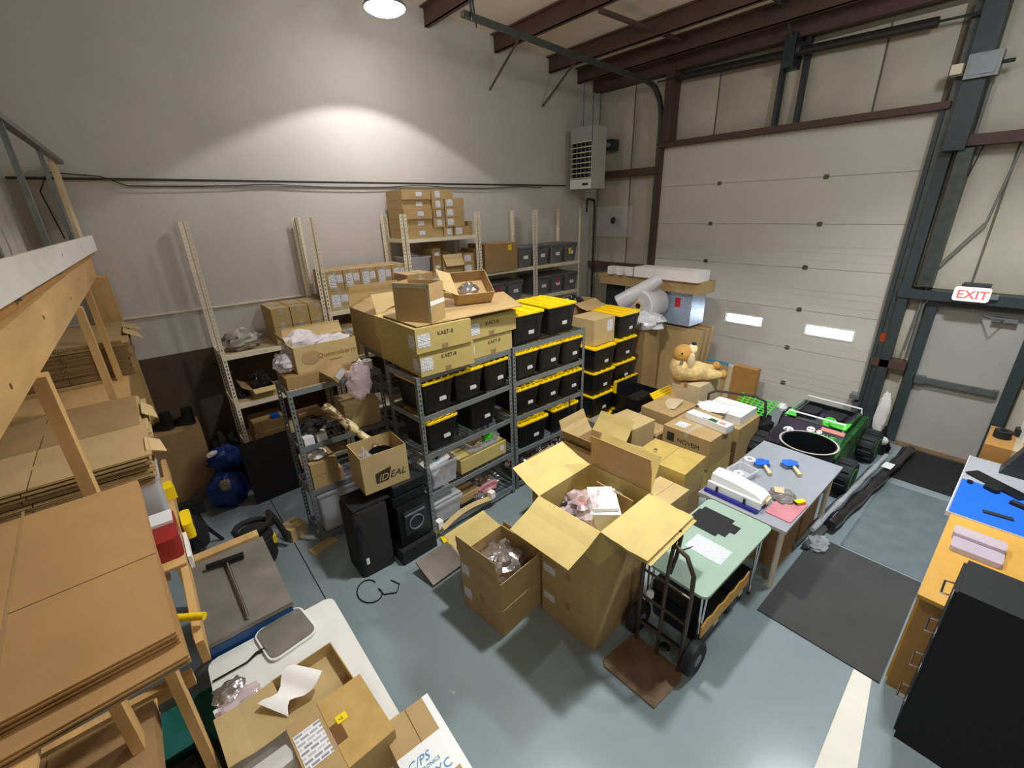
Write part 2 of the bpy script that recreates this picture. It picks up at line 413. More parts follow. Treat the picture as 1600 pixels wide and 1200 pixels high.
beam('mullion', (7.98, 3.28, 4.45), (XR, 3.33, 5.5), 'steel_dark'); beam('mullion', (7.98, 2.98, 4.45), (XR, 3.03, 5.5), 'steel_dark')
# roof and purlins
rf = MB(); rf.add([(XL-.2, YN-.2, 6.59), (-1, YN-.2, 6.59), (XR+.3, YN-.2, zroof(XR+.3)), (XR+.3, YB+.2, zroof(XR+.3)), (-1, YB+.2, 6.59), (XL-.2, YB+.2, 6.59),
                   (XL-.2, YN-.2, 6.9), (-1, YN-.2, 6.9), (XR+.3, YN-.2, 6.9), (XR+.3, YB+.2, 6.9), (-1, YB+.2, 6.9), (XL-.2, YB+.2, 6.9)],
                  [(0, 5, 4, 1), (1, 4, 3, 2), (6, 7, 10, 11), (7, 8, 9, 10), (0, 1, 7, 6), (1, 2, 8, 7), (3, 4, 10, 9), (4, 5, 11, 10), (2, 3, 9, 8), (0, 6, 11, 5)])
struct('ceiling', rf, 'roof_white'); ce = bpy.data.objects['ceiling']
for x in (-2.6, -1.1, .3, 1.6, 2.9, 4.15, 5.42, 6.66, 7.42):
    z = zroof(x); d = .24
    b = MB().box(x, YN, z-d, x+.014, YB-.01, z-.005); b.box(x, YN, z-d, x+.07, YB-.01, z-d+.012); b.box(x-.06, YN, z-.02, x+.014, YB-.01, z-.003); b.build('purlin', 'red_iron', ce)
MB().box(7.88, YN, 5.5, 8.0, YB-.01, 5.76).build('eave_strut', 'red_iron', ce)
for y in (1.75, 4.6): MB().box(5.45, y, 5.72, 7.9, y+.05, 5.77).build('bracing_strap', 'red_iron', ce)
# rigid frame rafter at the right rear
for a, b in (((5.40, 6.15, 5.80), (5.28, 6.76, 5.24)), ((6.62, 6.1, 5.68), (6.48, 6.76, 5.12))):
    MB().tube([a, b], .018, 5).build('brace_rod', 'red_iron', ce)

# dock door
dd = thing('door_1', 'white sectional overhead dock door with two bright slot windows', 'garage door', (0, 0, 0)); dd['kind'] = 'structure'; del dd['label']; del dd['category']
zs = [0, .45, 1.10, 1.75, 2.41, 3.06, 3.71, 4.37]
win = [(4.30, 4.93), (3.00, 3.62), (1.68, 2.32)]
for k in range(7):
    z0, z1 = zs[k]+.0025, zs[k+1]-.0025; mb = MB()
    if k == 2:
        wz0, wz1 = 1.385, 1.53
        mb.box(XR, D0, z0, XR+.045, D1, wz0); mb.box(XR, D0, wz1, XR+.045, D1, z1)
        e = [D0]+[v for w_ in sorted(win) for v in w_]+[D1]
        for i in range(0, 8, 2): mb.box(XR, e[i], wz0, XR+.045, e[i+1], wz1)
    else: mb.box(XR, D0, z0, XR+.045, D1, z1)
    if k: mb.box(XR+.025, D0, z0-.03, XR+.043, D1, z0+.01)
    mb.build('door_section', 'door_white', dd)
    # pressed ribs across the section
    rb = MB()
    for q in (.18, .36, .5):
        zz = z0+q*(z1-z0) if k != 2 else (z0+.08+q*.2)
        rb.box(XR-.003, D0+.01, zz, XR, D1-.01, zz+.006)
    rb.build('pressed_rib', 'door_white', dd)
for y0, y1 in win:
    fr = MB()
    for a in ((y0-.02, 1.365, y1+.02, 1.385), (y0-.02, 1.53, y1+.02, 1.55), (y0-.02, 1.385, y0, 1.53), (y1, 1.385, y1+.02, 1.53)): fr.box(XR-.008, a[0], a[1], XR+.05, a[2], a[3])
    wf = fr.build('window_frame', 'white_plastic', dd); MB().box(XR+.02, y0, 1.385, XR+.026, y1, 1.53).build('window_pane', 'glass', wf)
for y, z in ((4.07, 3.71), (2.48, 3.71), (4.14, 3.06), (2.44, 3.06), (4.14, 2.42), (2.51, 2.42), (2.47, 1.76), (4.1, 1.76), (2.53, 1.11), (2.48, .49)):
    h = MB().box(XR-.010, y-.034, z-.03, XR-.001, y+.034, z-.006); h.box(XR-.010, y-.034, z+.006, XR-.001, y+.034, z+.03); h.tube([(XR-.012, y-.036, z), (XR-.012, y+.036, z)], .007, 6)
    h.box(XR-.012, y-.012, z-.034, XR-.004, y+.012, z+.034); h.build('hinge', 'hinge_steel', dd)
for y, s in ((D1+.03, 1), (D0-.05, -1)):
    ty = 5.27 if s > 0 else 1.30
    pts = [(8.02, ty, .02), (8.02, ty, 4.6), (8.0, ty, 4.95), (7.9, ty, 5.16), (7.75, ty, 5.3), (7.5, ty, 5.36), (5.6, ty, 5.45), (3.75, ty, 5.56)]
    if s < 0: pts = [(8.02, ty, .02), (8.02, ty, 4.6), (8.02, ty, 5.4)]
    tr = MB(); loops = []
    for i, p in enumerate(pts):
        a, b = Vector(pts[max(0, i-1)]), Vector(pts[min(len(pts)-1, i+1)]); tg = (b-a).normalized(); nn = Vector((tg.z, 0, -tg.x)); c = Vector(p)
        loops.append([c+nn*.03+Vector((0, -.035, 0)), c+nn*.03+Vector((0, .035, 0)), c-nn*.03+Vector((0, .035, 0)), c-nn*.03+Vector((0, -.035, 0))])
    tr.loft(loops); tr.build('door_track', 'rail_green', dd)
    for z in zs[1:]:
        MB().tube([(8.04, ty-.06, z), (8.04, ty+.06, z)], .022, 8).build('roller', 'steel_dark', dd)
    for z in (.9, 1.4, 2.6, 3.6):
        MB().box(8.0, ty-.05, z, XR+.02, ty+.05, z+.06).build('track_bracket', 'steel_grey', dd)
MB().box(7.99, 1.24, 1.48, 8.0, 1.36, 1.6).build('reflector_tag', 'orange', dd)
MB().tube([(7.86, 1.6, 5.27), (7.86, 4.85, 5.38)], .055, 10).build('torsion_spring', 'pipe_dark', dd)
MB().tube([(7.86, 1.2, 5.26), (7.86, 5.3, 5.39)], .014, 8).build('torsion_shaft', 'steel_dark', dd)
MB().box(7.8, 3.1, 5.15, 8.1, 3.25, 5.55).build('centre_bracket', 'steel_dark', dd)
MB().lathe([(.08, -.03), (.08, .03)], 16, T=Matrix.Translation((7.86, 3.05, 5.35)) @ Matrix.Rotation(PI/2, 4, 'X')).build('cable_drum', 'steel_dark', dd)
MB().tube([(4.9, 3.17, 5.95), (7.5, 3.17, 5.75), (7.85, 3.17, 5.45)], .02, 6).build('draw_bar', 'rail_green', dd)
MB().box(7.94, 1.38, .55, 8.09, 1.5, .62).build('lock_bar', 'steel_grey', dd)
MB().box(7.96, 1.36, .35, 8.09, 1.44, .5).build('lock_plate', 'galv', dd)
for px in ((3.78, 5.2, 5.35), (3.95, 5.36, 5.35)):
    MB().tube([(px[0], px[1], 5.95), (px[0]+.08, px[1]+.02, 5.5)], .014, 5).build('track_hanger', 'steel_dark', dd)

# exit door
e = thing('door_2', '', 'door'); del e['label']; del e['category']; e['kind'] = 'structure'
MB().box(XR, E0+.02, .02, XR+.045, E1-.02, EZ-.02).build('door_leaf', 'exit_paint', e)
fr = MB().box(XR-.08, E1-.02, 0, XR+.06, E1+.09, EZ+.09); fr.box(XR-.08, E0-.10, 0, XR+.06, E0+.02, EZ+.09); fr.box(XR-.08, E0+.02, EZ-.02, XR+.06, E1-.02, EZ+.09)
fr.build('door_frame', 'frame_dark', e)
MB().box(XR-.12, E0-.1, 0, XR+.02, E1+.1, .018).build('threshold', 'rust_plate', e)
pb = MB().box(XR-.07, .05, .985, XR-.03, .84, 1.06); pb.box(XR-.08, .74, .97, XR, .86, 1.075); pb.box(XR-.06, .03, .98, XR, .09, 1.065)
pb.build('push_bar', 'galv', e)
cl = MB().tube([(XR-.03, .2, 1.96), (XR-.22, .3, 1.98), (XR-.06, .42, 2.0)], .01, 5); cl.box(XR-.07, .1, 1.93, XR, .32, 1.98); cl.build('door_closer', 'steel_grey', e)

# exit sign
t = thing('exit_sign', 'glowing white exit sign with red letters above the grey door', 'sign', (7.9, .73, 2.17))
MB().loft([rrect(.33, .17, .03, 0), rrect(.33, .17, .03, .045)], T=Matrix.Rotation(-PI/2, 4, 'Z') @ Matrix.Rotation(PI/2, 4, 'X')).build('sign_housing', 'sign_white', t, 40)
o = link('printed_text', text_mesh('EXIT', .14, 'glow_red', .001, True), t)
o.matrix_local = Matrix(((0, 0, -1, -.047), (-1, 0, 0, -.03), (0, 1, 0, .036), (0, 0, 0, 1)))
MB().box(.0, -.40, .04, .09, -.33, .09).build('bracket', 'steel_grey', t)
MB().box(0, -.3, .17, .2, -.05, .2).build('mount', 'steel_dark', t)

# conduits, boxes, pipes
def conduit(label, pts, r=.012, m='steel_grey', name='conduit', cat='pipe'):
    return tag(MB().tube(pts, r, 7).build(name, m, None, 50), label, cat)
conduit('long dark conduit running across the painted wall', [(-3.8, 6.74, 3.83), (7.1, 6.74, 3.81)], .013, 'pipe_dark')
pts = [(x*.25-.55, 6.745, 3.79-.035*abs(math.sin(x*.36))) for x in range(0, 29)]
conduit('thin black cable sagging beneath the long wall conduit', [(-.45, 6.74, 3.25), (-.5, 6.75, 3.7), (-.4, 6.75, 3.88), (.0, 6.75, 3.85)]+pts[3:], .006, 'pipe_dark', 'cable', 'cable')
conduit('dark gas pipe dropping down the corner below the heater', [(7.55, 6.55, 3.55), (7.85, 6.62, 3.53), (7.87, 6.62, 3.4), (7.87, 6.62, 1.2)], .024, 'pipe_dark', 'gas_pipe')
conduit('short capped drip leg under the hanging heater', [(7.6, 6.6, 3.56), (7.6, 6.6, 3.3)], .022, 'pipe_dark', 'gas_pipe')
conduit('bent grey conduit running up the insulation above the exit sign', [(8.0, 1.05, 1.4), (8.0, 1.0, 2.5), (8.0, .66, 3.1), (8.0, .58, 3.95), (8.0, .5, 5.4)], .013)
conduit('curved grey conduit arching over the exit door corner', [(8.0, .99, 1.3), (8.0, .99, 2.05), (8.0, .93, 2.2), (8.0, .72, 2.24)], .014)
conduit('thin cable hanging on the wall right of the dock door rail', [(8.02, .9, 3.95), (8.02, .96, 3.6), (8.02, 1.08, 3.5), (8.02, 1.24, 3.46)], .007, 'steel_dark', 'cable', 'cable')
conduit('pale conduit pair dropping from the grey control box', [(7.97, 1.0, 4.6), (7.97, 1.0, 3.95)], .016)
t = thing('control_box', 'grey metal control box high beside the dock door rail', 'control box', (7.78, .95, 4.62))
MB().box(0, 0, 0, .14, .28, .24).build('enclosure', 'galv', t); MB().box(-.012, .03, .03, 0, .25, .21).build('cover', 'steel_grey', t); MB().box(-.05, .3, .06, .1, .4, .16).build('motor_mount', 'cream_metal', t)
MB().tube([(.05, 0, .12), (.05, -.1, .12)], .02, 8).build('cable_gland', 'steel_dark', t)
t = thing('hanging_heater', 'tall grey gas unit heater with a louvred face hung near the corner', 'heater', (7.08, 6.08, 3.73))
hb = MB().box(0.02, 0, 0, .42, .52, 1.06); hb.build('casing', 'exit_paint', t)
MB().box(0, .0, 0, .02, .52, .17).build('bottom_panel', 'white_plastic', t); MB().box(0, 0, .80, .02, .52, 1.06).build('top_panel', 'chrome', t)
MB().box(.018, .02, .17, .022, .5, .8).build('louvre_backing', 'black_matte', t)
for k in range(8):
    MB().box(-.012, .01, .18+k*.088, .022, .51, .196+k*.088).build('louvre', 'cream_metal', t)
for k in range(5): MB().box(.0, .04+k*.105, .17, .014, .056+k*.105, .8).build('vane', 'galv', t)
MB().box(-.004, .06, .06, 0, .2, .1).build('name_plate', 'steel_dark', t)
for y, x in ((.04, .06), (.48, .3)): MB().tube([(x, y, 1.06), (x, y, 2.02)], .006, 6).build('hanger_rod', 'steel_dark', t)
t = thing('flue_box', 'dark square flue fitting on the insulated wall beside the heater', 'fitting', (7.82, 6.2, 4.42))
MB().box(0, 0, 0, .22, .14, .2).build('flange', 'steel_dark', t); MB().tube([(.1, .07, .1), (-.3, .07, .1)], .05, 12).build('flue_pipe', 'steel_grey', t)
t = thing('wall_fan_cover', 'clear plastic sheet taped over a small wall vent', 'plastic sheet', (8.03, 5.74, 2.8))
mb = MB(); n = 10; vs = []; fs = []
for j in range(n+1):
    for i in range(n+1): vs.append((-.02-.03*math.sin(PI*i/n)*math.sin(PI*j/n)-.01*random.random(), .93*i/n, .6*j/n))
for j in range(n):
    for i in range(n): a = j*(n+1)+i; fs.append((a, a+n+1, a+n+2, a+1))
mb.add(vs, fs); mb.build('sheet', 'clear_film', t, 60)
MB().lathe([(.07, 0), (.07, .05), (.03, .08)], 16, T=Matrix.Translation((-.0, .46, .32)) @ Matrix.Rotation(-PI/2, 4, 'Y')).build('vent', 'pipe_dark', t, 40)
MB().box(-.03, .36, .24, -.002, .44, .38).build('switch_plate', 'steel_grey', t)

# floor mats
slab('large dark grey rubber mat on the floor beside the grey table', 'floor_mat', 'mat', (3.50, .02, 0), (1.44, .88, .012), 0, 'rubber_mat')
slab('black entrance mat on the floor before the exit door', 'floor_mat', 'mat', (6.90, -.25, 0), (1.05, .98, .012), 0, 'black_matte')
slab('thin clear vinyl mat on the floor between the two dark mats', 'floor_mat', 'mat', (4.98, .02, 0), (1.75, .66, .004), 0, 'tube_grey')
# ---------------- shelving ----------------
_pc = {}
def post_mesh(h, m, wd=.04, pitch=.05):
    k = (h, m, wd)
    if k in _pc: return _pc[k]
    mb = MB(); t = .003
    for ax in (0, 1):
        T = None if ax == 0 else Matrix(((0, 1, 0, 0), (1, 0, 0, 0), (0, 0, 1, 0), (0, 0, 0, 1)))
        mb.box(0, 0, 0, wd*.36, t, h, T); mb.box(wd*.66, 0, 0, wd, t, h, T)
        z = 0
        while z < h:
            mb.box(wd*.36, 0, z, wd*.66, t, min(h, z+pitch*.55), T); z += pitch
    _pc[k] = mb.mesh('post', m); return _pc[k]
def rack(label, A, w, d, h, levels, rz=0, m='steel_grey', deck='wire', group=None, wd=.042, bh=.055, posts='abcd', name='shelving_unit'):
    t = thing(name, label, 'shelving', A, rz, group)
    pm = post_mesh(h, m, wd)
    for k, (x, y, sx, sy) in enumerate(((0, 0, 1, 1), (w, 0, -1, 1), (0, d, 1, -1), (w, d, -1, -1))):
        if 'abcd'[k] not in posts: continue
        o = link('post', pm, t); o.location = (x, y, 0); o.scale = (sx, sy, 1)
    for z in levels:
        for y in (.004, d-.019): MB().box(.004, y, z-bh, w-.004, y+.015, z).build('beam', m, t)
        for x in (.004, w-.019): MB().box(x, .02, z-bh, x+.015, d-.02, z).build('side_beam', m, t)
        if deck == 'wire':
            b = MB(); n = int(w/.045)
            for i in range(n): x = .03+(w-.06)*i/(n-1); b.box(x-.002, .012, z-.007, x+.002, d-.012, z-.001)
            for y in (d*.2, d*.5, d*.8): b.box(.02, y, z-.012, w-.02, y+.005, z-.006)
            b.build('wire_deck', 'wire', t, kind='stuff')
        else: MB().box(.02, .02, z-.014, w-.02, d-.02, z-.002).build('shelf_board', deck, t)
    return t
# white slotted racks along the painted wall
YF = 6.10; DP = .62
for i, (x0, x1, lv, nm) in enumerate(((.55, 1.85, (.12, .62, 1.22, 1.86), 'tall cream slotted rack at the far left against the painted wall'),
        (1.87, 3.11, (.62, 1.5, 2.18), 'tall cream slotted rack holding the rows of labelled cartons'),
        (3.13, 4.40, (1.2, 1.85, 2.44, 3.04), 'tall cream slotted rack with cartons piled on its high top shelf'),
        (4.42, 5.65, (1.2, 1.86, 2.42), 'tall cream slotted rack holding one big tan carton and grey totes'),
        (5.67, 6.86, (1.2, 1.86, 2.42), 'tall cream slotted rack nearest the corner with grey totes'))):
    rack(nm, (x0, YF, 0), x1-x0, DP, 3.38, lv, 0, 'cream_metal', 'kraft_pale' if i == 0 else 'cream_metal', wd=.045, name='slotted_rack', group='cream slotted racks along the painted wall')
E_ = .003
# bay 1 : cartons on the right, grey bag on the left
k = 0
for r in range(2):
    for c in range(3):
        x = 1.19+c*.225; z = 1.86+r*.235+E_
        if r == 1 and c == 0 and False: continue
        carton('kraft carton with clear tape on the low shelf, %s row, %s' % (('lower', 'upper')[r], ('at the open end', 'in the middle', 'against the slotted post')[c]), (x, 6.12, z), .215, .55, .23, 0,
               'taped cartons beside the grey bag', 'kraft', 'tape_clear', [('front', .04, .05, .13, .1)] if r == 0 and c else (), seam='y'); k += 1
bag('grey plastic bag slumped on the pale rack shelf against the wall', (.83, 6.32, 1.87), .22, .15, .26, 'grey_bag', 5, 10, 'plastic_bag')
# bay 2 : two rows above the gap, two below
for r, (z, hh) in enumerate(((1.5, .215), (1.72, .215), (2.18, .26), (2.443, .26))):
    for c in range(4 if r != 3 else 5):
        x = 1.93+c*(.29 if r != 3 else .235)
        wdt = .28 if r != 3 else .228
        carton('small labelled carton in the cream rack, row %s up, %s' % (('one', 'two', 'three', 'four')[r], ('first from the left post', 'second from the left post', 'third from the left post', 'fourth from the left post', 'at the right end')[c]),
               (x, 6.14, z+E_), wdt, .5, hh, 0, 'labelled cartons in the second cream rack', 'kraft', 'tape_clear', [('front', .03, .04, wdt*.42, hh*.66), ('front', .03+wdt*.46, .10, wdt*.36, hh*.4)] if (r in (2, 3) and c) or c == 0 else (), seam='y')
# bay 3 top : cartons piled high
tz = 3.04
cols = [(3.16, .50, 3, .135), (3.70, .22, 0, .13), (3.98, .40, 4, .145)]
names = ['lowest', 'second', 'third', 'fourth', 'topmost']
for r in range(5):
    carton('brown carton in the left pile on the high rack shelf, %s' % names[r], (3.16-(r == 4)*.0, 6.14+.02*(r % 2), tz+r*.132+E_), .46 if r else .62, .5, .13, 0, 'cartons piled on the high rack shelf', 'kraft', None, [('front', .22, .04, .1, .06)])
for r in range(5):
    carton('brown carton in the middle pile on the high rack shelf, %s' % names[r], ((3.80 if r == 0 else 3.64), 6.13, tz+r*.132+E_), (.16 if r == 0 else .19 if r < 4 else .36), .5, .13, 0, 'cartons piled on the high rack shelf', 'kraft_dark' if r == 2 else 'kraft', None, [('front', .05, .02, .08, .09)])
for r in range(4):
    carton('brown carton with printed label in the right pile on the high rack shelf, %s' % names[r], (3.99 if r == 0 else 3.85, 6.12, tz+r*.136+E_), (.28 if r == 0 else .33), .5, .133, 0, 'cartons piled on the high rack shelf', 'kraft', None, [('front', .02, .02, .11, .095)])
carton('small carton with a pink label at the right end of the high rack shelf', (4.29, 6.2, tz+E_), .085, .3, .2, 0, None, 'kraft_light', None)
# bay 3 middle shelf
def plain_bin(label, A, w, d, h, m, rz=0, lid=None, group=None, name='plastic_bin', taper=.9, cat='bin', rim=.012, lidm=None):
    t = thing(name, label, cat, A, rz, group); ix, iy = w*(1-taper)/2, d*(1-taper)/2; mb = MB(); th = .005
    def lp(f, z, o=0): 
        return rrect(w-2*(ix*(1-f)+o), d-2*(iy*(1-f)+o), .03, z, ix*(1-f)+o, iy*(1-f)+o)
    mb.loft([lp(0, 0), lp(1, h-.02), lp(1, h-.02, -rim), lp(1, h, -rim), lp(1, h, th), lp(0, .006, th)]); mb.build('body', m, t, 40)
    if lid: mb = MB(); mb.loft([lp(1, h+.001, -rim-.004), lp(1, h+.016, -rim-.004), lp(1, h+.02, .02)]); mb.build('lid', lidm or m, t, 40)
    return t
plain_bin('clear plastic tub with stuffing behind the left post of the tall rack', (3.17, 6.13, 2.44), .36, .5, .34, 'plastic_clear', taper=.86)
bag('crumpled clear film sticking out of the clear tub on the rack', (3.32, 6.36, 2.455), .13, .18, .40, 'clear_film', 9, name='plastic_film', smooth=30)
bag('purple-blue cloth bundle inside the clear tub on the rack', (3.36, 6.3, 2.46), .11, .1, .22, 'pink_film', 19, name='cloth_bundle')
for r, (z, hh) in enumerate(((0, .10), (.103, .19), (.296, .14))): carton('narrow kraft carton in the small pile beside the clear tub, %s' % ('lowest', 'middle', 'topmost')[r], (3.56, 6.14, 2.44+z+E_), .15, .4, hh, 0, 'narrow cartons beside the clear tub', 'kraft_dark' if r else 'kraft', None, [('front', .04, .03, .08, .05)])
open_carton('open brown carton with a drooping front flap on the middle rack shelf', (3.74, 6.14, 2.44+E_), .36, .45, .33, 0, [('front', 245, .19, 'kraft_light'), ('left', 130, .16), ('back', 100, .2)], None, 'kraft')
bag('dark crumpled bubble mailers heaped on the open rack carton', (3.92, 6.38, 2.50), .14, .14, .34, 'kraft_dark', 4, name='crumpled_paper', cat='paper', smooth=25)
for r in range(2): carton('small labelled carton behind the right post of the tall rack, %s' % ('lower', 'upper')[r], (4.13, 6.15, 2.44+r*.16+E_), .2, .4, .155, 0, 'pair of cartons behind the rack post', 'kraft', None, [('front', .02, .03, .13, .1)])
# bays 4-5
carton('big tan carton with a small yellow label on the cream rack', (4.54, 6.06, 2.42+E_), .66, .55, .45, 0, None, 'kraft_dark', 'tape_brown', seam='y')
sticker(bpy.context.scene.objects[-1] if False else [o for o in COL.objects if o.get('label', '').startswith('big tan carton')][0], 'front', .66, .55, .45, .45, .33, .08, .09, 'yellow_plastic', 'yellow_label')
carton('brown carton half hidden behind the rack post beside the big tan carton', (4.45, 6.32, 2.42+E_), .085, .35, .38, 0, None, 'kraft', None)
def grey_tote():
    t = thing('flip_lid_tote', 'x', 'tote'); w, d, h = .36, .5, .33; mb = MB()
    def lp(i, z, o=0): return rrect(w-2*i, d-2*i, .02, z, i, i)
    mb.loft([lp(.035, 0), lp(.008, h-.05), lp(-.004, h-.05), lp(-.004, h-.02), lp(.002, h-.02), lp(.002, h)]); mb.build('body', 'tote_grey', t, 40)
    for s in (0, 1):
        mb = MB(); pts = []; n = 9
        for i in range(n+1): pts.append((w*i/n, d/2+(.012 if i % 2 else -.012)+(-.003 if s == 0 else .003)))
        poly = [(0, 0)]+[(w, 0)]+pts[::-1] if s == 0 else pts+[(w, d), (0, d)]
        mb.prism(poly, h+.001, h+.016); mb.box(-.012, .02 if s == 0 else d*.55, h-.004, 0, d*.45 if s == 0 else d-.02, h+.01)
        mb.build('lid_flap', 'tote_grey', t)
    for i in range(8): pass
    b = MB()
    for i in range(7): b.box(.03+i*.045, -.008, h-.035, .05+i*.045, .002, h-.012)
    b.build('hinge_teeth', 'steel_dark', t)
    sticker(t, 'front', w, d, h, .12, .14, .11, .06, 'label_paper', 'label')
    return t
gt = grey_tote()
used = {}
spots = [(5.27, 2.42), (5.70, 2.42), (6.08, 2.42), (6.46, 2.42), (4.64, 1.86), (5.03, 1.86), (5.72, 1.86), (6.10, 1.86), (6.48, 1.86)]
ol = ['grey flip-lid tote on the upper shelf, right beside the big tan carton', 'grey flip-lid tote on the upper shelf, just right of the middle post', 'grey flip-lid tote on the upper shelf, second from the corner', 'grey flip-lid tote on the upper shelf, nearest the corner',
      'grey flip-lid tote with a red round sticker on the lower shelf', 'grey flip-lid tote on the lower shelf, left of the middle post', 'grey flip-lid tote on the lower shelf, just right of the middle post', 'grey flip-lid tote with a red star sticker on the lower shelf', 'grey flip-lid tote on the lower shelf, nearest the corner']
for i, (x, z) in enumerate(spots):
    o = gt if i == 0 else copy_tree(gt)
    o.location = (x, 6.12+.01*(i % 2), z+E_); o['label'] = ol[i]; o['group'] = 'grey flip-lid totes on the cream racks'
    if i in (4, 7):
        s = MB().lathe([(.04, 0), (.04, .0015)], 14).build('red_sticker', 'red_ink', o); s.matrix_local = face_T('front', .36, .5, .33, .18, .22)
    if i == 3: sticker(o, 'front', .36, .5, .33, .1, .16, .08, .09, 'yellow_plastic', 'yellow_label')
for r in range(0): pass
# lower things in bay 1
open_carton('small open carton with dark wrapped parts on the middle shelf of the left rack', (.78, 6.14, 1.22+E_), .27, .4, .14, 0, [('front', 200, .1, 'kraft_light'), ('left', 150, .12)], None, 'kraft')
bag('clear bag of dark parts in the small open carton on the left rack', (.92, 6.36, 1.24), .12, .15, .34, 'foil_dark', 8, name='parts_bag')
bag('loose dark bag on the left rack beside the small open carton', (.68, 6.4, 1.225), .08, .1, .14, 'foil_dark', 13, name='parts_bag')
for r in range(6):
    carton('flat kraft box in the pile low on the left rack, %s' % ('lowest', 'second from the bottom', 'third from the bottom', 'fourth from the bottom', 'fifth from the bottom', 'topmost')[r], (.66+.015*(r % 3), 6.12+.01*(r % 2), .12+r*.13+E_ if r < 4 else .12+r*.13+E_), .38, .4, .125, 0, 'flat boxes low on the left rack', 'kraft', None)
# remove the .62 shelf conflict: the pile stands on the bottom shelf

# ---------------- black totes ----------------
def tote_proto(w=.40, d=.60, h=.36, lid=True, label=True, name='storage_tote'):
    t = thing(name, 'x', 'tote'); mb = MB(); hb = h-.03
    def lp(f, z, o=0): i = .035*(1-f)+o; return rrect(w-2*i, d-2*i, .035, z, i, i)
    mb.loft([lp(0, 0), lp(.75, hb-.06), lp(.75, hb-.06, -.006), lp(.9, hb-.03, -.006), lp(.9, hb-.03, 0), lp(1, hb, 0)])
    for u in (.22, .78):
        mb.add([(w*u-.02, .032, .02), (w*u+.02, .032, .02), (w*u+.02, .004, hb-.05), (w*u-.02, .004, hb-.05), (w*u-.02, .05, .02), (w*u+.02, .05, .02), (w*u+.02, .03, hb-.05), (w*u-.02, .03, hb-.05)],
               [(0, 1, 2, 3), (5, 4, 7, 6), (4, 0, 3, 7), (1, 5, 6, 2), (3, 2, 6, 7), (4, 5, 1, 0)])
    mb.build('body', 'tote_black', t, 40)
    if lid:
        mb = MB()
        mb.loft([rrect(w+.02, d+.02, .04, hb+.001, -.01, -.01), rrect(w+.02, d+.02, .04, hb+.022, -.01, -.01), rrect(w, d, .035, hb+.026), rrect(w-.05, d-.05, .03, hb+.012, .025, .025)])
        for i in range(3): x = .07+i*(w-.17)/2; mb.box(x, .06, hb+.01, x+.03, d-.06, hb+.026)
        for i in range(4): x = .05+i*(w-.13)/3; mb.lathe([(.016, hb+.02), (.014, hb+.036), (.002, hb+.038)], 8, (x+.015, .012, 0)); mb.lathe([(.016, hb+.02), (.014, hb+.036), (.002, hb+.038)], 8, (x+.015, d-.012, 0))
        mb.build('lid', 'tote_yellow', t, 35)
    if label: sticker(t, 'front', w, d, h, w*.5-.03+.04, .10, .085, .045, 'label_print', 'label')
    lb = [c for c in t.children if c.name.startswith('label')]
    for l in lb: l.location.y -= -.022
    return t
tp = tote_proto(.385, .53, .35); tpd = tote_proto(.385, .53, .35, lid=False); tpw = tote_proto(.50, .62, .37); tpl = tote_proto(.50, .55, .36)
first = {}
def tote(p, loc, label, rz=0, group='black totes with yellow lids'):
    o = p if p.name not in first else copy_tree(p)
    first[p.name] = 1; o.location = loc; o.rotation_euler = (0, 0, R(rz)); o['label'] = label; o['group'] = group
    return o
pos3 = ['left', 'middle', 'right']
# unit A
rack('grey steel shelving unit nearest the open cartons, with wire decks', (1.80, 3.62, 0), 1.25, .58, 1.93, (.12, .60, 1.07, 1.50, 1.93), 4, group='grey steel shelving units')
for i in range(3): tote(tp, (1.86+i*.40, 3.635+i*.028, 1.50+E_), 'black tote with yellow lid under the long cartons, %s of three' % pos3[i], 4)
tote(tp, (1.87, 3.635, 1.07+E_), 'black tote with a split yellow lid alone on the middle shelf of the near shelving', 4)
tote(tpd, (2.47, 3.72, 1.07+E_), 'lidless black tote in shadow on the middle shelf of the near shelving', 4)
# unit B
rack('grey steel shelving unit full of yellow-lidded totes, middle of the room', (3.10, 3.74, 0), 1.25, .6, 1.93, (.10, .56, 1.03, 1.49, 1.92), 0, group='grey steel shelving units')
for r, z in enumerate((1.49, 1.03)):
    for i in range(3): tote(tp, (3.15+i*.40, 3.75, z+E_), 'black tote with yellow lid on the %s shelf of the middle unit, %s of three' % (('second', 'third')[r], pos3[i]))
for i in range(2): tote(tpl, (3.16+i*.60, 3.72+i*.02, .56+E_), 'wide black tote with bright yellow lid low on the middle unit, %s of two' % ('left', 'right')[i])
tote(tpw, (3.13, 3.76, 1.92+E_), 'wide black tote on top of the middle unit, partly under the flat cardboard')
tote(tpw, (3.74, 3.80, 1.92+E_), 'wide black tote with yellow lid on top of the middle unit, at its right end')
for a in (): pass
plain_bin('teal-lidded bin behind the yellow lids on top of the middle shelving', (3.30, 4.45, 1.93), .5, .35, .30, 'tote_black', lid=1, lidm='teal_lid')
bag('black strap hanging over the lower right tote of the middle unit', (4.02, 3.69, .80), .012, .008, .28, 'black_soft', 2, name='strap', cat='strap')
for i, (x, y, sx, s) in enumerate(((3.3, 3.98, .13, 3), (3.62, 4.0, .16, 6), (3.95, 3.95, .14, 11), (4.18, 4.05, .1, 21))):
    bag('crumpled foil bag on the lowest shelf of the middle unit, %s' % ('nearest the left post', 'second from the left post', 'third from the left post', 'nearest the right post')[i], (x, y, .105), sx, .17, .3-.03*i, 'foil', s, group='foil bags on the lowest shelf', smooth=25, amp=.5, freq=4)
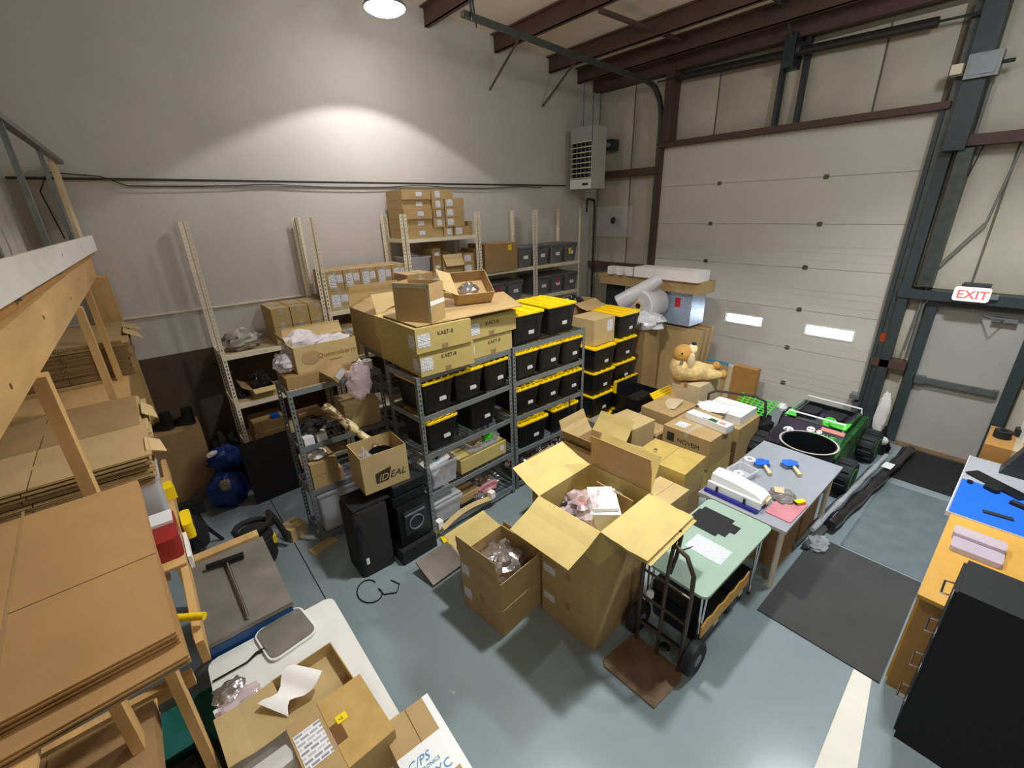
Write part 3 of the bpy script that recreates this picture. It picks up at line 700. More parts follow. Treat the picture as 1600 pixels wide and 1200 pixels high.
# stack C, right of the shelving
cl = ['bottom', 'second', 'third', 'fourth']
for r in range(4):
    for i in range(2):
        if r == 1 and i == 1: lab = 'black tote in the right column of the floor stack, second from the bottom'
        tote(tpw, (4.76+i*.57, 3.90+.04*i, .02+r*.374), 'black tote in the floor stack right of the shelving, %s column, %s from the bottom' % (('left', 'right')[i], ('first', 'second', 'third', 'fourth')[r]))
tote(tpw, (5.40, 3.96, 1.52), 'black tote with a big yellow lid crowning the floor stack')
carton('kraft carton with an upright label standing on the black tote stack', (4.83, 3.99, 1.515), .47, .45, .38, 0, None, 'kraft_light', None, [('front', .3, .17, .12, .17)])
open_carton('open carton with dark cables behind the black tote stack', (5.25, 4.75, 1.52), .62, .5, .45, 8, [('front', 200, .25, 'kraft'), ('left', 170, .2)], None, 'kraft')
carton('plain kraft carton standing behind the tote stack under the cable carton', (5.25, 4.72, 0), .62, .55, 1.51, 8, None, 'kraft_dark', None)
bag('tangle of dark cables in the open carton behind the totes', (5.55, 5.05, 1.80), .2, .16, .26, 'foil_dark', 31, name='cable_tangle', cat='cable')
# ---------------- timber rack with flattened cardboard ----------------
def plank(par, n, a, b, m='lumber'): return MB().box(*a, *b).build(n, m, par)
tr = thing('timber_rack', 'open pine timber rack holding stacks of flattened cardboard', 'rack', (0, 0, 0))
NUMW = 'one two three four five six seven eight nine ten eleven twelve thirteen fourteen fifteen sixteen seventeen eighteen nineteen twenty twenty-one twenty-two twenty-three twenty-four twenty-five twenty-six'.split()
def slant(par, n, m, x0, x1, y0, y1, z0, z1, t=.04):
    """a long board whose plan runs from (x0, y0) to (x1, y1)"""
    return MB().loft([[(x-t, y, z0), (x, y, z0), (x, y, z1), (x-t, y, z1)] for x, y in ((x0, y0), (x1, y1))]).build(n, m, par)
slant(tr, 'top_beam', 'lumber', -.437, -.305, -.4, 6.74, 2.85, 3.07)
plank(tr, 'top_beam', (-1.25, -.4, 2.85), (-1.21, 6.74, 3.05))
for x, y in ((-.405, 2.40), (-.375, 4.28), (-.365, 5.3)):
    plank(tr, 'stud', (x, y, 0), (x+.045, y+.085, 2.85), 'lumber_v')
plank(tr, 'corner_post', (-.40, 6.60, 0), (-.22, 6.74, 2.85), 'lumber_v')
for y in (2.36, 4.28, .95, 6.6): plank(tr, 'stud', (-1.25, y, 0), (-1.21, y+.085, 2.85), 'lumber_v')
plank(tr, 'stud', (-.42, 1.02, 0), (-.375, 1.11, 2.22), 'lumber_v')
plank(tr, 'stud', (-.52, 1.95, 0), (-.48, 2.04, 2.22), 'lumber_v'); plank(tr, 'stud', (-.36, 2.10, 0), (-.32, 2.19, 1.9), 'lumber_v')
for y, z in ((1.0, 2.22), (2.39, 2.22), (2.95, 1.93), (4.27, 1.93), (5.29, 1.93), (6.5, 1.93), (1.0, 1.1), (2.39, 1.1), (3.0, 1.36), (4.27, 1.36)):
    plank(tr, 'cross_arm', (-1.25, y-.04, z), (-.30 if z != 2.22 else -.37, y, z+.085))
plank(tr, 'shelf_board', (-1.25, 2.9, 2.016), (-.28, 6.5, 2.03)); plank(tr, 'shelf_board', (-1.2, .9, 2.306), (-.43, 2.3, 2.32)); plank(tr, 'shelf_board', (-1.2, 2.92, 1.446), (-.2, 4.2, 1.462)); plank(tr, 'shelf_board', (-1.2, 1.2, 1.186), (-.45, 2.3, 1.2))
plank(tr, 'side_rail', (-.235, 2.25, 1.30), (-.2, 4.6, 1.44)); plank(tr, 'back_panel', (-1.22, 1.2, .2), (-1.205, 2.6, 2.2), 'osb_brown')
for y, z in ((1.5, 2.97), (2.05, 2.92), (3.0, 2.99), (4.1, 2.94), (5.0, 2.98)):
    MB().lathe([(.011, 0), (.0, .002)], 8, T=Matrix.Translation((-.428+.0185*y, y, z)) @ Matrix.Rotation(PI/2, 4, 'Y')).build('knot', 'knot', tr)
wbd = thing('white_board_rail', 'long white painted board standing on the pine beam', 'board', (0, 0, 0))
slant(wbd, 'board', 'white_paint', -.455, -.215, .2, 6.35, 3.135, 3.28, .018)
slant(wbd, 'deck_edge', 'osb_brown', -.50, -.26, .2, 6.7, 3.074, 3.13, .20)
for y in (2.3, 4.0, 5.1): MB().lathe([(.009, 0), (0, .002)], 8, T=Matrix.Translation((-.462+.039*y, y, 3.215)) @ Matrix.Rotation(PI/2, 4, 'Y')).build('nail_mark', 'knot', wbd)
ms = thing('metal_stud_partition', 'grey metal stud framing standing above the white board', 'framing', (0, 0, 0))
slant(ms, 'top_track', 'galv', -.41, -.245, 1.6, 6.7, 3.95, 3.99, .05)
for x, y in ((-.385, 2.75), (-.345, 4.05), (-.305, 5.4)): MB().box(x-.03, y, 3.10, x, y+.05, 3.95).build('stud', 'galv', ms)
MB().box(-.33, 6.15, 3.135, -.30, 6.7, 3.95).build('end_panel', 'kraft_pale', ms)
MB().box(-.72, 1.0, 3.135, -.70, 6.7, 4.3).build('sheet_behind', 'wall_paint', ms)
def sheet(label, x1, y0, y1, wd, z, t_=.009, m='kraft', rz=0, slots=True, group=None, notch=.25, name='flattened_box'):
    """one flattened carton: outline with slots between its flaps"""
    L = y1-y0; mb = MB(); s = .006; a = notch*wd if slots else 0
    if slots:
        p = [(0, 0), (-wd*.52+s, 0), (-wd*.52+s, a), (-wd*.52, a), (-wd*.52, 0), (-wd, 0), (-wd, L), (-wd*.52, L), (-wd*.52, L-a), (-wd*.52+s, L-a), (-wd*.52+s, L), (0, L)]
    else: p = [(0, 0), (-wd, 0), (-wd, L), (0, L)]
    mb.prism(p[::-1], 0, t_*.42); mb.prism([(x*.995-.002, y*.99+.004) for x, y in p[::-1]], t_*.58, t_)
    o = mb.build(name, m); o.location = (x1, y0, z); o.rotation_euler = (0, 0, R(rz)); return tag(o, label, 'cardboard', group)
# pile 1 : big sheets nearest the camera
z = 2.322
for i in range(5):
    sheet('large flattened carton in the nearest pile on the rack, %s' % ('at the bottom', 'second from the bottom', 'in the middle', 'second from the top', 'on top, creased across')[i], -.155+(.012 if i < 2 else -.0), 1.18+(.06 if i > 1 else 0), 2.26, .95, z, .012, ('kraft_dark' if i == 0 else 'kraft_sheet'), 3 if i > 1 else 4, False, 'large flattened cartons in the nearest pile', notch=0); z += .0125
top = MB().box(-.345, .0, 0, -.337, 1.05, .0010); o = top.build('crease', 'kraft_dark'); o.parent = [c for c in COL.objects if c.get('label', '').startswith('large flattened carton in the nearest pile on the rack, on top')][0]; o.location = (0, .01, .0121)
o2 = MB().box(-.338, .41, 0, -.002, .413, .0012).build('slot', 'kraft_edge', o.parent); o2.location = (0, 0, .0121)
# pile 2
z = 2.03
for i in range(17):
    sheet('flattened carton in the second pile of the timber rack, layer %s' % ('one two three four five six seven eight nine ten eleven twelve thirteen fourteen fifteen sixteen seventeen'.split()[i]+' from the bottom'), -.20+random.uniform(-.02, .02)+(.03 if i == 16 else 0), 2.93+random.uniform(-.01, .02), 3.46, .95, z, .0095, ('kraft_dark' if i % 3 == 0 else 'kraft') if i < 16 else 'kraft', random.uniform(-1, 1), True, 'flattened cartons in the second pile'); z += .0102
z = 2.03
for i in range(15):
    sheet('flattened carton in the third pile of the timber rack, layer %s' % ('one two three four five six seven eight nine ten eleven twelve thirteen fourteen fifteen'.split()[i]+' from the bottom'), -.20+random.uniform(-.02, .03), 3.52, 4.2, .9, z, .0095, ('kraft', 'kraft_light', 'kraft_dark')[i % 3], random.uniform(-1, 1), True, 'flattened cartons in the third pile'); z += .0102
z = 2.03
for i in range(26):
    sheet('flattened carton in the tall far pile by the wall, layer %s from the bottom' % NUMW[i] if False else 'flattened carton in the tall far pile beside the wall, layer %s from the bottom' % NUMW[i], -.22+random.uniform(-.03, .03), 5.42, 6.5, .9, z, .0125, 'kraft_dark' if i < 22 else 'kraft', random.uniform(-1.5, 1.5), True, 'flattened cartons in the tall far pile'); z += .0132
# torn flaps hanging from the pile edges
for i, (x, y, zz, sx, sy, rr) in enumerate(((-.235, 6.1, 2.375, .16, .3, 22), (-.225, 5.75, 2.378, .17, .28, 34), (-.20, 3.72, 2.186, .10, .26, 42), (-.20, 3.0, 2.206, .10, .2, 30))):
    o = MB().add([(0, 0, 0), (sx, .02, 0), (sx*.75, sy, 0), (0, sy, 0), (0, 0, .005), (sx, .02, .005), (sx*.75, sy, .005), (0, sy, .005)], [(0, 3, 2, 1), (4, 5, 6, 7), (0, 1, 5, 4), (1, 2, 6, 5), (2, 3, 7, 6), (3, 0, 4, 7)]).build('cardboard_offcut', 'kraft_light')
    o.location = (x, y, zz); o.rotation_euler = (0, R(rr), 0); tag(o, ('torn pale flap sticking out of the far pile, upper', 'torn pale flap sticking out of the far pile, lower', 'torn flap sticking out beside the third pile', 'torn flap sticking out below the second pile')[i], 'cardboard')
# lower pile
z = 1.2
for i in range(9):
    sheet('flattened carton on the lowest timber shelf, layer %s from the bottom' % NUMW[i], -.44, 1.35+.01*i, 2.2, .7, z, .011, 'kraft' if i % 2 else 'kraft_dark', 2*(i % 2), True, 'flattened cartons on the lowest timber shelf'); z += .0118
# boards and packages standing on the side rail
t = thing('first_aid_case', 'dark red case with a white card on the timber shelf edge', 'case', (-.40, 3.0, 1.464), 0)
MB().loft([rrect(.2, .36, .03, 0), rrect(.2, .36, .03, .14)]).build('body', 'red_plastic', t, 40); MB().box(.03, .19, .1405, .19, .34, .16).build('card', 'white_plastic', t); MB().box(.2, .1, .03, .202, .2, .1).build('tag', 'pink_film', t)
plain_bin('frosted plastic bin on the timber shelf behind the big cardboard sheet', (-.42, 3.42, 1.464), .2, .3, .38, 'plastic_frost')
slab('yellow plastic clamp on the timber shelf edge, nearer the frosted bin', 'clamp', 'clamp', (-.26, 3.76, 1.464), (.09, .12, .1), 8, 'yellow_plastic', r=.01)
t = thing('yellow_case', 'yellow rounded tool case hanging at the rack edge', 'case', (-.19, 3.42, 1.30)); MB().loft([rrect(.06, .22, .025, 0), rrect(.06, .22, .025, .12)]).build('body', 'yellow_plastic', t, 40); MB().box(.061, .06, .04, .065, .16, .08).build('handle_slot', 'ink', t)
slab('white paper packet on the rack edge under the yellow case', 'paper_packet', 'paper', (-.195, 3.02, 1.34), (.02, .3, .09), 0, 'label_paper')
tag(MB().tube([(-.28, 2.42, 1.5), (-.17, 2.34, 1.5)], .02, 12).build('yellow_clamp', 'yellow_plastic', None, 40), 'short yellow clamp handle poking out beside the big cardboard sheet', 'clamp')

# ---------------- left foreground ----------------
t = thing('table_saw', 'blue table saw with a grey iron top beside the timber rack', 'saw', (-.29, 2.86, 0))
MB().box(0, 0, .815, .56, .91, .85).build('table_top', 'saw_iron', t); MB().box(.01, .0, .72, .55, .9, .81).build('blue_rail', 'saw_blue', t)
MB().box(.06, .1, .3, .5, .8, .72).build('cabinet', 'saw_blue', t)
for x, y in ((.04, .04), (.5, .04), (.04, .84), (.5, .84)): MB().box(x, y, 0, x+.03, y+.03, .72).build('leg', 'steel_dark', t)
MB().box(-.02, .1, .851, .02, .92, .858).build('insert_strip', 'osb_brown', t)
slab('pine offcut lying along the back edge of the table saw', 'pine_board', 'board', (-.27, 3.78, .81), (.52, .09, .06), 0, 'lumber')
t = thing('push_bar_tool', 'black T-shaped handle on a chrome rod lying on the saw', 'tool', (-.02, 3.6, .853), 0)
MB().tube([(-.13, .02, .03), (.12, -.02, .03)], [.022, .026], 10).build('handle', 'black_plastic', t, 40); MB().tube([(0, 0, .025), (.02, -.70, .02)], .012, 10).build('rod', 'chrome', t, 40)
t = thing('folding_table', 'white plastic folding table in the left foreground', 'table', (-.28, 1.2, 0))
MB().loft([rrect(.80, 1.64, .06, .70), rrect(.80, 1.64, .06, .74)]).build('table_top', 'table_white', t, 40)
for x in (.1, .7):
    for y in (.15, 1.45): MB().tube([(x, y, 0), (x, y, .7)], .014, 8).build('leg', 'steel_grey', t)
t = thing('charging_pad', 'grey rounded square pad with a white rim on the folding table', 'scale', (.04, 2.54, .742), 8)
MB().loft([rrect(.31, .31, .05, 0), rrect(.32, .32, .055, .02, -.005, -.005)]).build('rim', 'white_plastic', t, 40); MB().loft([rrect(.29, .29, .045, .021, .01, .01), rrect(.29, .29, .045, .03, .01, .01)]).build('glass_top', 'saw_iron', t, 40)
tag(MB().tube([(.04, 2.68, .755), (-.02, 2.69, .75), (-.08, 2.66, .75), (-.15, 2.66, .75), (-.27, 2.66, .75)], [.012, .01, .006, .006, .006], 6).build('power_cord', 'black_plastic', None, 40), 'black cord running from the grey pad across the folding table', 'cord')
bag('crumpled silver antistatic bag at the table corner beside the cardboard flap', (-.20, 2.52, .742), .09, .07, .05, 'foil', 41, 20)
bag('pink bubble wrap packet on the folding table under the open box flap', (-.16, 2.42, .742), .11, .06, .05, 'pink_film', 44, 10, 'bubble_packet')
slab('white printed leaflet on the folding table edge by the timber rack', 'leaflet', 'paper', (-.27, 2.2, .742), (.12, .26, .004), 6, 'label_paper')
open_carton('shallow open carton with a big folded-out lid on the folding table', (.03, 2.0, .742), .36, .35, .09, 4, [('left', 178, .30, 'kraft_light'), ('front', 170, .1)], None, 'kraft_light')
o = MB(); n = 8; loops = [[(.26*i/n, -.05+.04*math.sin(i*.7), .03*math.sin(i*1.1)+.04), (.26*i/n, .13+.02*math.cos(i), .02*math.cos(i)+.05), (.26*i/n, .13+.02*math.cos(i), .02*math.cos(i)+.052), (.26*i/n, -.05+.04*math.sin(i*.7), .03*math.sin(i*1.1)+.042)] for i in range(n+1)]
o.loft(loops); o = o.build('foam_sheet', 'white_foam', None, 60); o.location = (.0, 2.1, .80); o.rotation_euler = (0, 0, R(35)); tag(o, 'curled white foam sheet lying over the open shallow carton', 'foam')
c = carton('taped brown carton with a shipping label in the bottom foreground', (.02, 1.50, .742), .40, .40, .24, 3, None, 'kraft', None, seam='y')
MB().box(.16, 0, .241, .40, .40, .2424).build('tape', 'tape_gloss', c)
sticker(c, 'top', .40, .40, .24, .01, .12, .13, .2, 'label_print'); sticker(c, 'top', .40, .40, .24, .155, .13, .06, .11, 'pink_film', 'small_label'); sticker(c, 'top', .40, .40, .243, .20, .22, .055, .045, 'yellow_plastic', 'yellow_label')
text_on(c, 'top', .4, .4, .24, .165, .2, 'DO NOT', .012, 'red_ink', lift=.002); text_on(c, 'top', .4, .4, .2442, .21, .232, '<2', .022, 'ink', lift=.0006)
c = carton('brown carton banded with white printed tape at the bottom edge of the view', (.36, 1.12, .742), .27, .50, .18, -2, None, 'kraft', None, seam='y')
MB().box(.235, 0, .181, .272, .5, .1822).build('white_band', 'white_plastic', c); MB().box(.271, 0, .0, .2722, .5, .18).build('white_band', 'white_plastic', c); MB().box(0, .10, .181, .235, .30, .1822).build('white_band', 'white_plastic', c)
text_on(c, 'top', .27, .5, .1824, .02, .21, 'C/PS', .06, 'ink_blue', shear=.3); text_on(c, 'top', .27, .5, .1824, .02, .18, 'ELECTRONICS', .024, 'ink_blue'); text_on(c, 'top', .27, .5, .1824, .09, .12, 'CYC', .06, 'ink_blue')
plain_bin('dark green storage bin under the folding table by the timber rack', (-.66, 2.55, .0), .36, .3, .5, 'green_bin', lid=1)
plain_bin('black storage bin on the floor under the folding table corner', (-.66, 2.05, .0), .4, .4, .5, 'tote_black', lid=1)
t = thing('black_tripod', 'black tripod-like tool stand on the floor behind the table saw', 'stand', (-.2, 5.2, 0))
for a in (20, 140, 260): MB().tube([(0, 0, .5), (.22*math.cos(R(a)), .22*math.sin(R(a)), 0)], .02, 8).build('leg', 'black_plastic', t, 40)
MB().cbox((0, 0, .56), (.3, .12, .14)).build('head', 'black_plastic', t); MB().tube([(.0, 0, .6), (.16, .05, .72)], .018, 8).build('handle', 'black_plastic', t)
MB().lathe([(.1, .1), (.12, .3), (.08, .5)], 14).build('motor', 'black_soft', t, 40)
t = thing('shop_vacuum', 'black workshop vacuum with a yellow latch behind the table saw', 'vacuum', (.26, 4.62, 0))
MB().lathe([(.16, 0), (.18, .05), (.18, .28), (.16, .3), (.17, .33), (.12, .40), (.04, .42)], 22).build('tank', 'black_soft', t, 40)
MB().box(.12, -.1, .2, .185, -.02, .28).build('latch', 'yellow_plastic', t)
MB().tube([(.17*math.cos(a*.5)+.02, .17*math.sin(a*.5)+.02, .36+.01*a) for a in range(14)]+[(.25, .1, .3), (.3, .0, .1)], .03, 8).build('hose', 'black_soft', t, 60)
for a in (30, 150, 270): MB().lathe([(.03, -.015), (.03, .015)], 10, T=Matrix.Translation((.19*math.cos(R(a)), .19*math.sin(R(a)), .03)) @ Matrix.Rotation(PI/2, 4, 'X')).build('caster', 'rubber_black', t)

# floor by the painted wall
carton('large plain kraft carton on the floor against the dark panelling', (-.46, 6.32, 0), .62, .40, 1.0, 0, None, 'kraft_dark', None)
for i, x in enumerate((-.12, .1)):
    t = thing('work_boot', 'black work boot on the big plain carton, %s one' % ('left', 'right')[i], 'boot', (x, 6.42, 1.002), 60, 'pair of black boots')
    MB().loft([rrect(.1, .28, .045, 0), rrect(.1, .28, .045, .025)]).build('sole', 'rubber_black', t, 40)
    MB().loft([rrect(.096, .274, .045, .026, .002, .002), rrect(.09, .25, .04, .07, .005, .0), rrect(.085, .13, .04, .12, .007, .0), rrect(.09, .12, .04, .22, .005, 0)]).build('upper', 'black_plastic', t, 50)
bag('big blue nylon stuff sack on the floor beside the cream rack', (.22, 6.0, 0), .22, .17, .52, 'blue_nylon', 51, name='nylon_bag', smooth=50, amp=.25)
bag('dark blue folded jacket slumped on top of the blue sack', (.32, 6.12, .46), .2, .15, .32, 'blue_nylon', 55, name='jacket', cat='clothing', smooth=50)
bag('white glove lying on the blue jacket', (.17, 6.02, .70), .07, .04, .06, 'white_foam', 57, 40, 'work_glove', 'glove')
bag('dark heap of cloth behind the blue bags by the panelling', (.36, 6.5, 0), .16, .16, .9, 'black_soft', 61, name='cloth_heap', cat='clothing')
bag('dark olive shape between the blue sack and the carton', (.2, 5.86, .28), .06, .05, .16, 'grey_bag', 63, name='buckle_pouch', cat='pouch')
o = MB().box(0, 0, 0, .62, .018, .80).build('leaning_board', 'black_matte'); o.location = (.46, 5.72, .0); o.rotation_euler = (R(-14), 0, R(4)); tag(o, 'matte black panel leaning against the cream rack front', 'panel')
slab('small bright blue plastic clip on the kraft boxes of the left rack', 'plastic_clip', 'clip', (.92, 6.14, .90), (.1, .08, .05), 10, 'blue_plastic', r=.01)

# ---------------- small grey shelf, left of the main shelving ----------------
rack('narrow grey steel shelf crowded with mixed boxes, left of the tote shelving', (.84, 4.45, 0), .97, .46, 1.81, (.08, .66, 1.19, 1.81), 0, group='grey steel shelving units')
rack('grey steel shelving unit standing behind the long cartons', (1.90, 4.52, 0), 1.2, .58, 1.93, (.12, .6, 1.07, 1.5, 1.93), 0, group='grey steel shelving units')
carton('low kraft carton under the bubble wrap carton', (.87, 4.50, 1.81+E_), .66, .36, .12, 0, None, 'kraft_dark', None)
c = open_carton('open kraft carton printed with a faded oval logo and filled with bubble wrap', (1.0, 4.55, 1.935), .62, .36, .27, 0, [('left', 120, .12), ('back', 100, .12)], None, 'kraft_light', texts=[('front', .21, .12, 'Queensberry', .075, 'ink_faint'), ('front', .30, .07, 'PRINT BINDERY', .022, 'ink_faint')])
o = MB().lathe([(.09, 0), (.09, .001)], 24).build('oval_mark', 'oval_mark', c); o.matrix_local = face_T('front', .62, .36, .27, .15, .14) @ Matrix.Diagonal((1, .8, 1, 1))
bag('mound of clear bubble wrap in the carton with the oval logo, left part', (1.12, 4.72, 2.06), .18, .13, .30, 'bubble', 71, name='bubble_wrap', cat='bubble wrap')
bag('strip of bubble wrap lying along the carton with the oval logo', (1.40, 4.72, 2.08), .24, .12, .17, 'bubble', 73, name='bubble_wrap', cat='bubble wrap')
bag('bubble wrap spilling over the left edge of the logo carton', (.93, 4.68, 1.96), .1, .1, .22, 'bubble', 75, name='bubble_wrap', cat='bubble wrap')
t = carton('small kraft box with a white label tipped over the shelf edge', (1.30, 4.34, 1.82), .16, .26, .1, 0, None, 'kraft', None); sticker(t, 'front', .16, .26, .1, .03, .01, .11, .08, 'label_print')
t.rotation_euler = (R(12), R(-38), R(10))
bag('pale pink film bag hanging over the edge of the narrow shelf', (1.52, 4.36, 1.60), .13, .06, .36, 'pink_film', 81, name='film_bag', flat=False)
for i in range(3): tag(MB().lathe([(.055, 0), (.055, .1), (.02, .1), (.02, 0)], 18, (1.62+.05*(i == 2), 4.58+.09*(i == 1), 1.815+.0*(i)) if i < 2 else (1.71, 4.56, 1.815), cap=(0, 0)).build('white_roll', 'white_plastic', None, 40), 'white paper roll on the narrow shelf top, %s' % ('front one', 'rear one', 'right one')[i], 'roll', 'white paper rolls on the narrow shelf')
carton('kraft carton with open top in the right part of the narrow shelf', (1.36, 4.50, 1.19+E_), .38, .36, .30, -4, None, 'kraft_light', 'tape_brown')
carton('small box deep in the narrow shelf behind the grey plastic bag', (.95, 4.70, 1.19+E_), .24, .16, .26, 0, None, 'kraft_dark', None)
for i in range(2): carton('slim white box under the grey plastic bag, %s' % ('left', 'right')[i], (.90+i*.13, 4.47, 1.19+E_), .1, .3, .08, 0, 'slim white boxes on the narrow shelf', 'white_plastic', None)
bag('grey translucent bag lying on the slim white boxes', (1.02, 4.62, 1.278), .15, .11, .16, 'foil_dark', 85, name='plastic_bag')
for i in range(2): carton('olive kraft box on the lower level of the narrow shelf, %s' % ('lower', 'upper')[i], (.90, 4.47, .66+i*.15+E_), .32-.04*i, .32, .145, 0, 'olive kraft boxes on the narrow shelf', 'kraft', None)
bag('crumpled white paper on the olive kraft boxes', (1.02, 4.60, .965), .1, .1, .1, 'white_foam', 87, name='crumpled_paper', cat='paper')
plain_bin('large clear plastic tub on the bottom of the narrow shelf', (.90, 4.47, .083), .48, .40, .48, 'plastic_frost', lid=1)
bag('pinkish packing filling seen inside the large clear tub', (1.12, 4.67, .10), .16, .13, .36, 'pink_film', 88, name='packing', cat='packing')
carton('small kraft carton on the floor behind the narrow shelf leg', (.60, 4.66, 0), .19, .2, .16, 20, None, 'kraft_light', None)
slab('flat plywood offcut on the floor under the narrow shelf leg', 'plywood_offcut', 'board', (.72, 4.28, 0), (.28, .14, .012), 15, 'kraft_light')
t = thing('wrapped_tube', 'long cardboard tube wrapped in mottled brown tape leaning out of the logo carton', 'tube', (0, 0, 0))
a, b = Vector((1.14, 4.40, 1.60)), Vector((1.57, 3.90, 1.02))
MB().tube([a.lerp(b, k/12) for k in range(13)], [.045+.010*math.sin(k*1.7) for k in range(13)], 10).build('tube', 'brown_bag', t, 50)
carton('tall kraft carton standing between the narrow shelf and the black case', (1.30, 4.02, 0), .38, .30, .62, -4, None, 'kraft_dark', None)
# black case, amplifier stack, logo carton
t = thing('black_case', 'tall black hard case standing on the floor below the logo carton', 'case', (.98, 3.62, 0), 0)
MB().loft([rrect(.36, .38, .05, 0), rrect(.36, .38, .05, .06), rrect(.36, .38, .05, .74), rrect(.33, .35, .04, .77, .015, .015)]).build('shell', 'black_soft', t, 40)
MB().tube([(.05, -.01, .45), (.05, -.04, .5), (.05, -.04, .6), (.05, -.01, .65)], .012, 6).build('handle', 'black_plastic', t)
MB().box(.06, -.005, .15, .09, 0, .22).build('white_tag', 'white_plastic', t)
tag(MB().tube([(.95+.10*math.cos(a*.45)+.0*a, 3.5+.12*math.sin(a*.45)-.01*a, .008) for a in range(16)]+[(1.05, 3.30, .008), (1.15, 3.24, .008), (1.22, 3.32, .008), (1.18, 3.42, .008)], .006, 6).build('power_cord', 'black_plastic', None, 60), 'black power cord looped on the floor beside the black case', 'cord')
t = thing('speaker_cabinet', 'black speaker cabinet with a ring-shaped badge beside the shelving leg', 'speaker', (1.40, 3.56, 0), 4)
MB().box(0, 0, .20, .36, .38, .66).build('cabinet', 'black_plastic', t); MB().box(.06, -.012, .30, .32, -.001, .58).build('front_panel', 'steel_dark', t)
MB().box(-.03, -.05, 0, .38, .3, .17).build('base', 'black_matte', t)
tor = MB(); tor.tube([(.19+.08*math.cos(R(a)), -.018, .42+.08*math.sin(R(a))) for a in range(0, 361, 20)], .008, 6); tor.build('ring_badge', 'steel_grey', t, 40); MB().box(.07, -.02, .53, .3, -.012, .55).build('trim_bar', 'steel_grey', t)
for i, z in enumerate((.665, .785)):
    t = thing('amplifier', 'flat grey-topped amplifier on the black speaker cabinet, %s' % ('lower', 'upper')[i], 'amplifier', (1.39+.02*i, 3.60, z), 3, 'amplifiers on the speaker cabinet')
    MB().box(0, 0, 0, .36, .34, .10).build('case', 'steel_dark', t); MB().box(.01, -.008, .01, .35, 0, .09).build('fascia', 'black_plastic', t)
c = open_carton('open kraft carton printed IDEAL in a black parallelogram, above the black case', (1.16, 3.66, .89), .46, .36, .40, -2, [], None, 'kraft_light')
mb = MB().add([(.12, -.002, .08), (.245, -.002, .08), (.285, -.002, .22), (.12, -.002, .19)], [(0, 1, 2, 3)]); mb.build('logo_block', 'ink', c)
text_on(c, 'front', .46, .36, .40, .14, .095, 'ID', .10, 'kraft_light', shear=.35, lift=.0016)
text_on(c, 'front', .46, .36, .40, .255, .095, 'EAL', .10, 'ink', shear=.35, lift=.0016)
slab('thin black board bridging the case and the amplifiers under the logo carton', 'support_board', 'board', (1.0, 3.64, .887-.11), (.38, .34, .012), 0, 'black_matte')
tag(MB().lathe([(.09, 0), (.12, .16), (.11, .17), (.075, .01)], 20, (1.44, 3.86, 1.02), cap=(1, 1)).build('black_bowl', 'black_plastic', None, 50), 'glossy black round bowl standing in the IDEAL carton', 'bowl')
bag('clear film and parts in the IDEAL carton beside the bowl', (1.28, 3.88, .92), .08, .1, .36, 'clear_film', 93, name='plastic_film')
o = MB().box(0, 0, 0, .40, .02, .30).build('brown_lid', 'brown_steel'); o.location = (1.42, 3.34, .13); o.rotation_euler = (R(112), 0, R(6)); tag(o, 'brownish metal lid propped in front of the speaker cabinet', 'lid')
slab('bright yellow card on the floor by the shelving leg', 'yellow_card', 'card', (1.83, 3.44, .0), (.14, .17, .03), -12, 'yellow_plastic')
slab('white strip on the floor beside the yellow card', 'paper_strip', 'paper', (1.70, 3.38, .0), (.1, .04, .012), 20, 'label_paper')

# ---------------- on unit A ----------------
def mk(v): return [('front', .23, v, 'KAET-8', .055, 'ink')]
carton('long kraft carton with a white label, lower of the left pair on the near shelving', (1.85, 3.60, 1.93+E_), .62, .86, .235, 0, 'long kraft cartons on the near shelving', 'kraft_yellow', None, [('front', .01, .05, .13, .13), ('left', .72, .04, .12, .13)], mk(.14))
carton('long kraft carton with a white label, upper of the left pair on the near shelving', (1.82, 3.58, 2.17+E_), .62, .88, .235, 0, 'long kraft cartons on the near shelving', 'kraft_yellow', None, [('front', .02, .05, .13, .13), ('left', .74, .04, .12, .13)], mk(.14))
carton('long kraft carton, lower of the right pair on the near shelving', (2.50, 3.70, 1.93+E_), .58, .76, .215, 2, 'long kraft cartons on the near shelving', 'kraft_yellow', None, [('front', .0, .05, .05, .1)], mk(.12))
carton('long kraft carton, upper of the right pair on the near shelving', (2.47, 3.68, 2.15+E_), .66, .78, .215, 2, 'long kraft cartons on the near shelving', 'kraft_yellow', None, [('front', .03, .04, .12, .12)], mk(.12))
for c in [c for c in COL.objects if c.get('group') == 'long kraft cartons on the near shelving']: MB().box(.27, -.0014, .0, .34, -.0002, .05).build('tape_patch', 'kraft_dark', c); 
o = MB().prism([(1.86, 3.62), (3.14, 3.60), (3.56, 4.44), (3.1, 4.52), (2.05, 4.5), (1.85, 4.3)], 2.418, 2.428).build('cardboard_sheet', 'kraft'); tag(o, 'big flat cardboard sheet laid over the long cartons', 'cardboard')
c = open_carton('tall kraft carton edged with grey tape standing on the flat cardboard', (2.02, 3.60, 2.431), .25, .40, .36, 28, [], None, 'kraft')
mb = MB().box(-.0014, .0, .32, -.0002, .40, .36); mb.box(-.0014, .0, .0, -.0002, .03, .36); mb.build('grey_tape', 'tape_clear', c); MB().box(0, -.0014, .16, .25, -.0002, .20).build('white_tape', 'white_plastic', c)
c = open_carton('tilted open carton with a pinkish bag inside behind the taped carton', (2.62, 4.10, 2.435), .42, .34, .16, -8, [('left', 150, .2, 'kraft_light')], None, 'kraft'); c.rotation_euler = (R(38), 0, R(-14))
bag('shiny pinkish bag in the tilted open carton', (2.84, 4.18, 2.47), .12, .09, .2, 'foil', 101, flat=True)
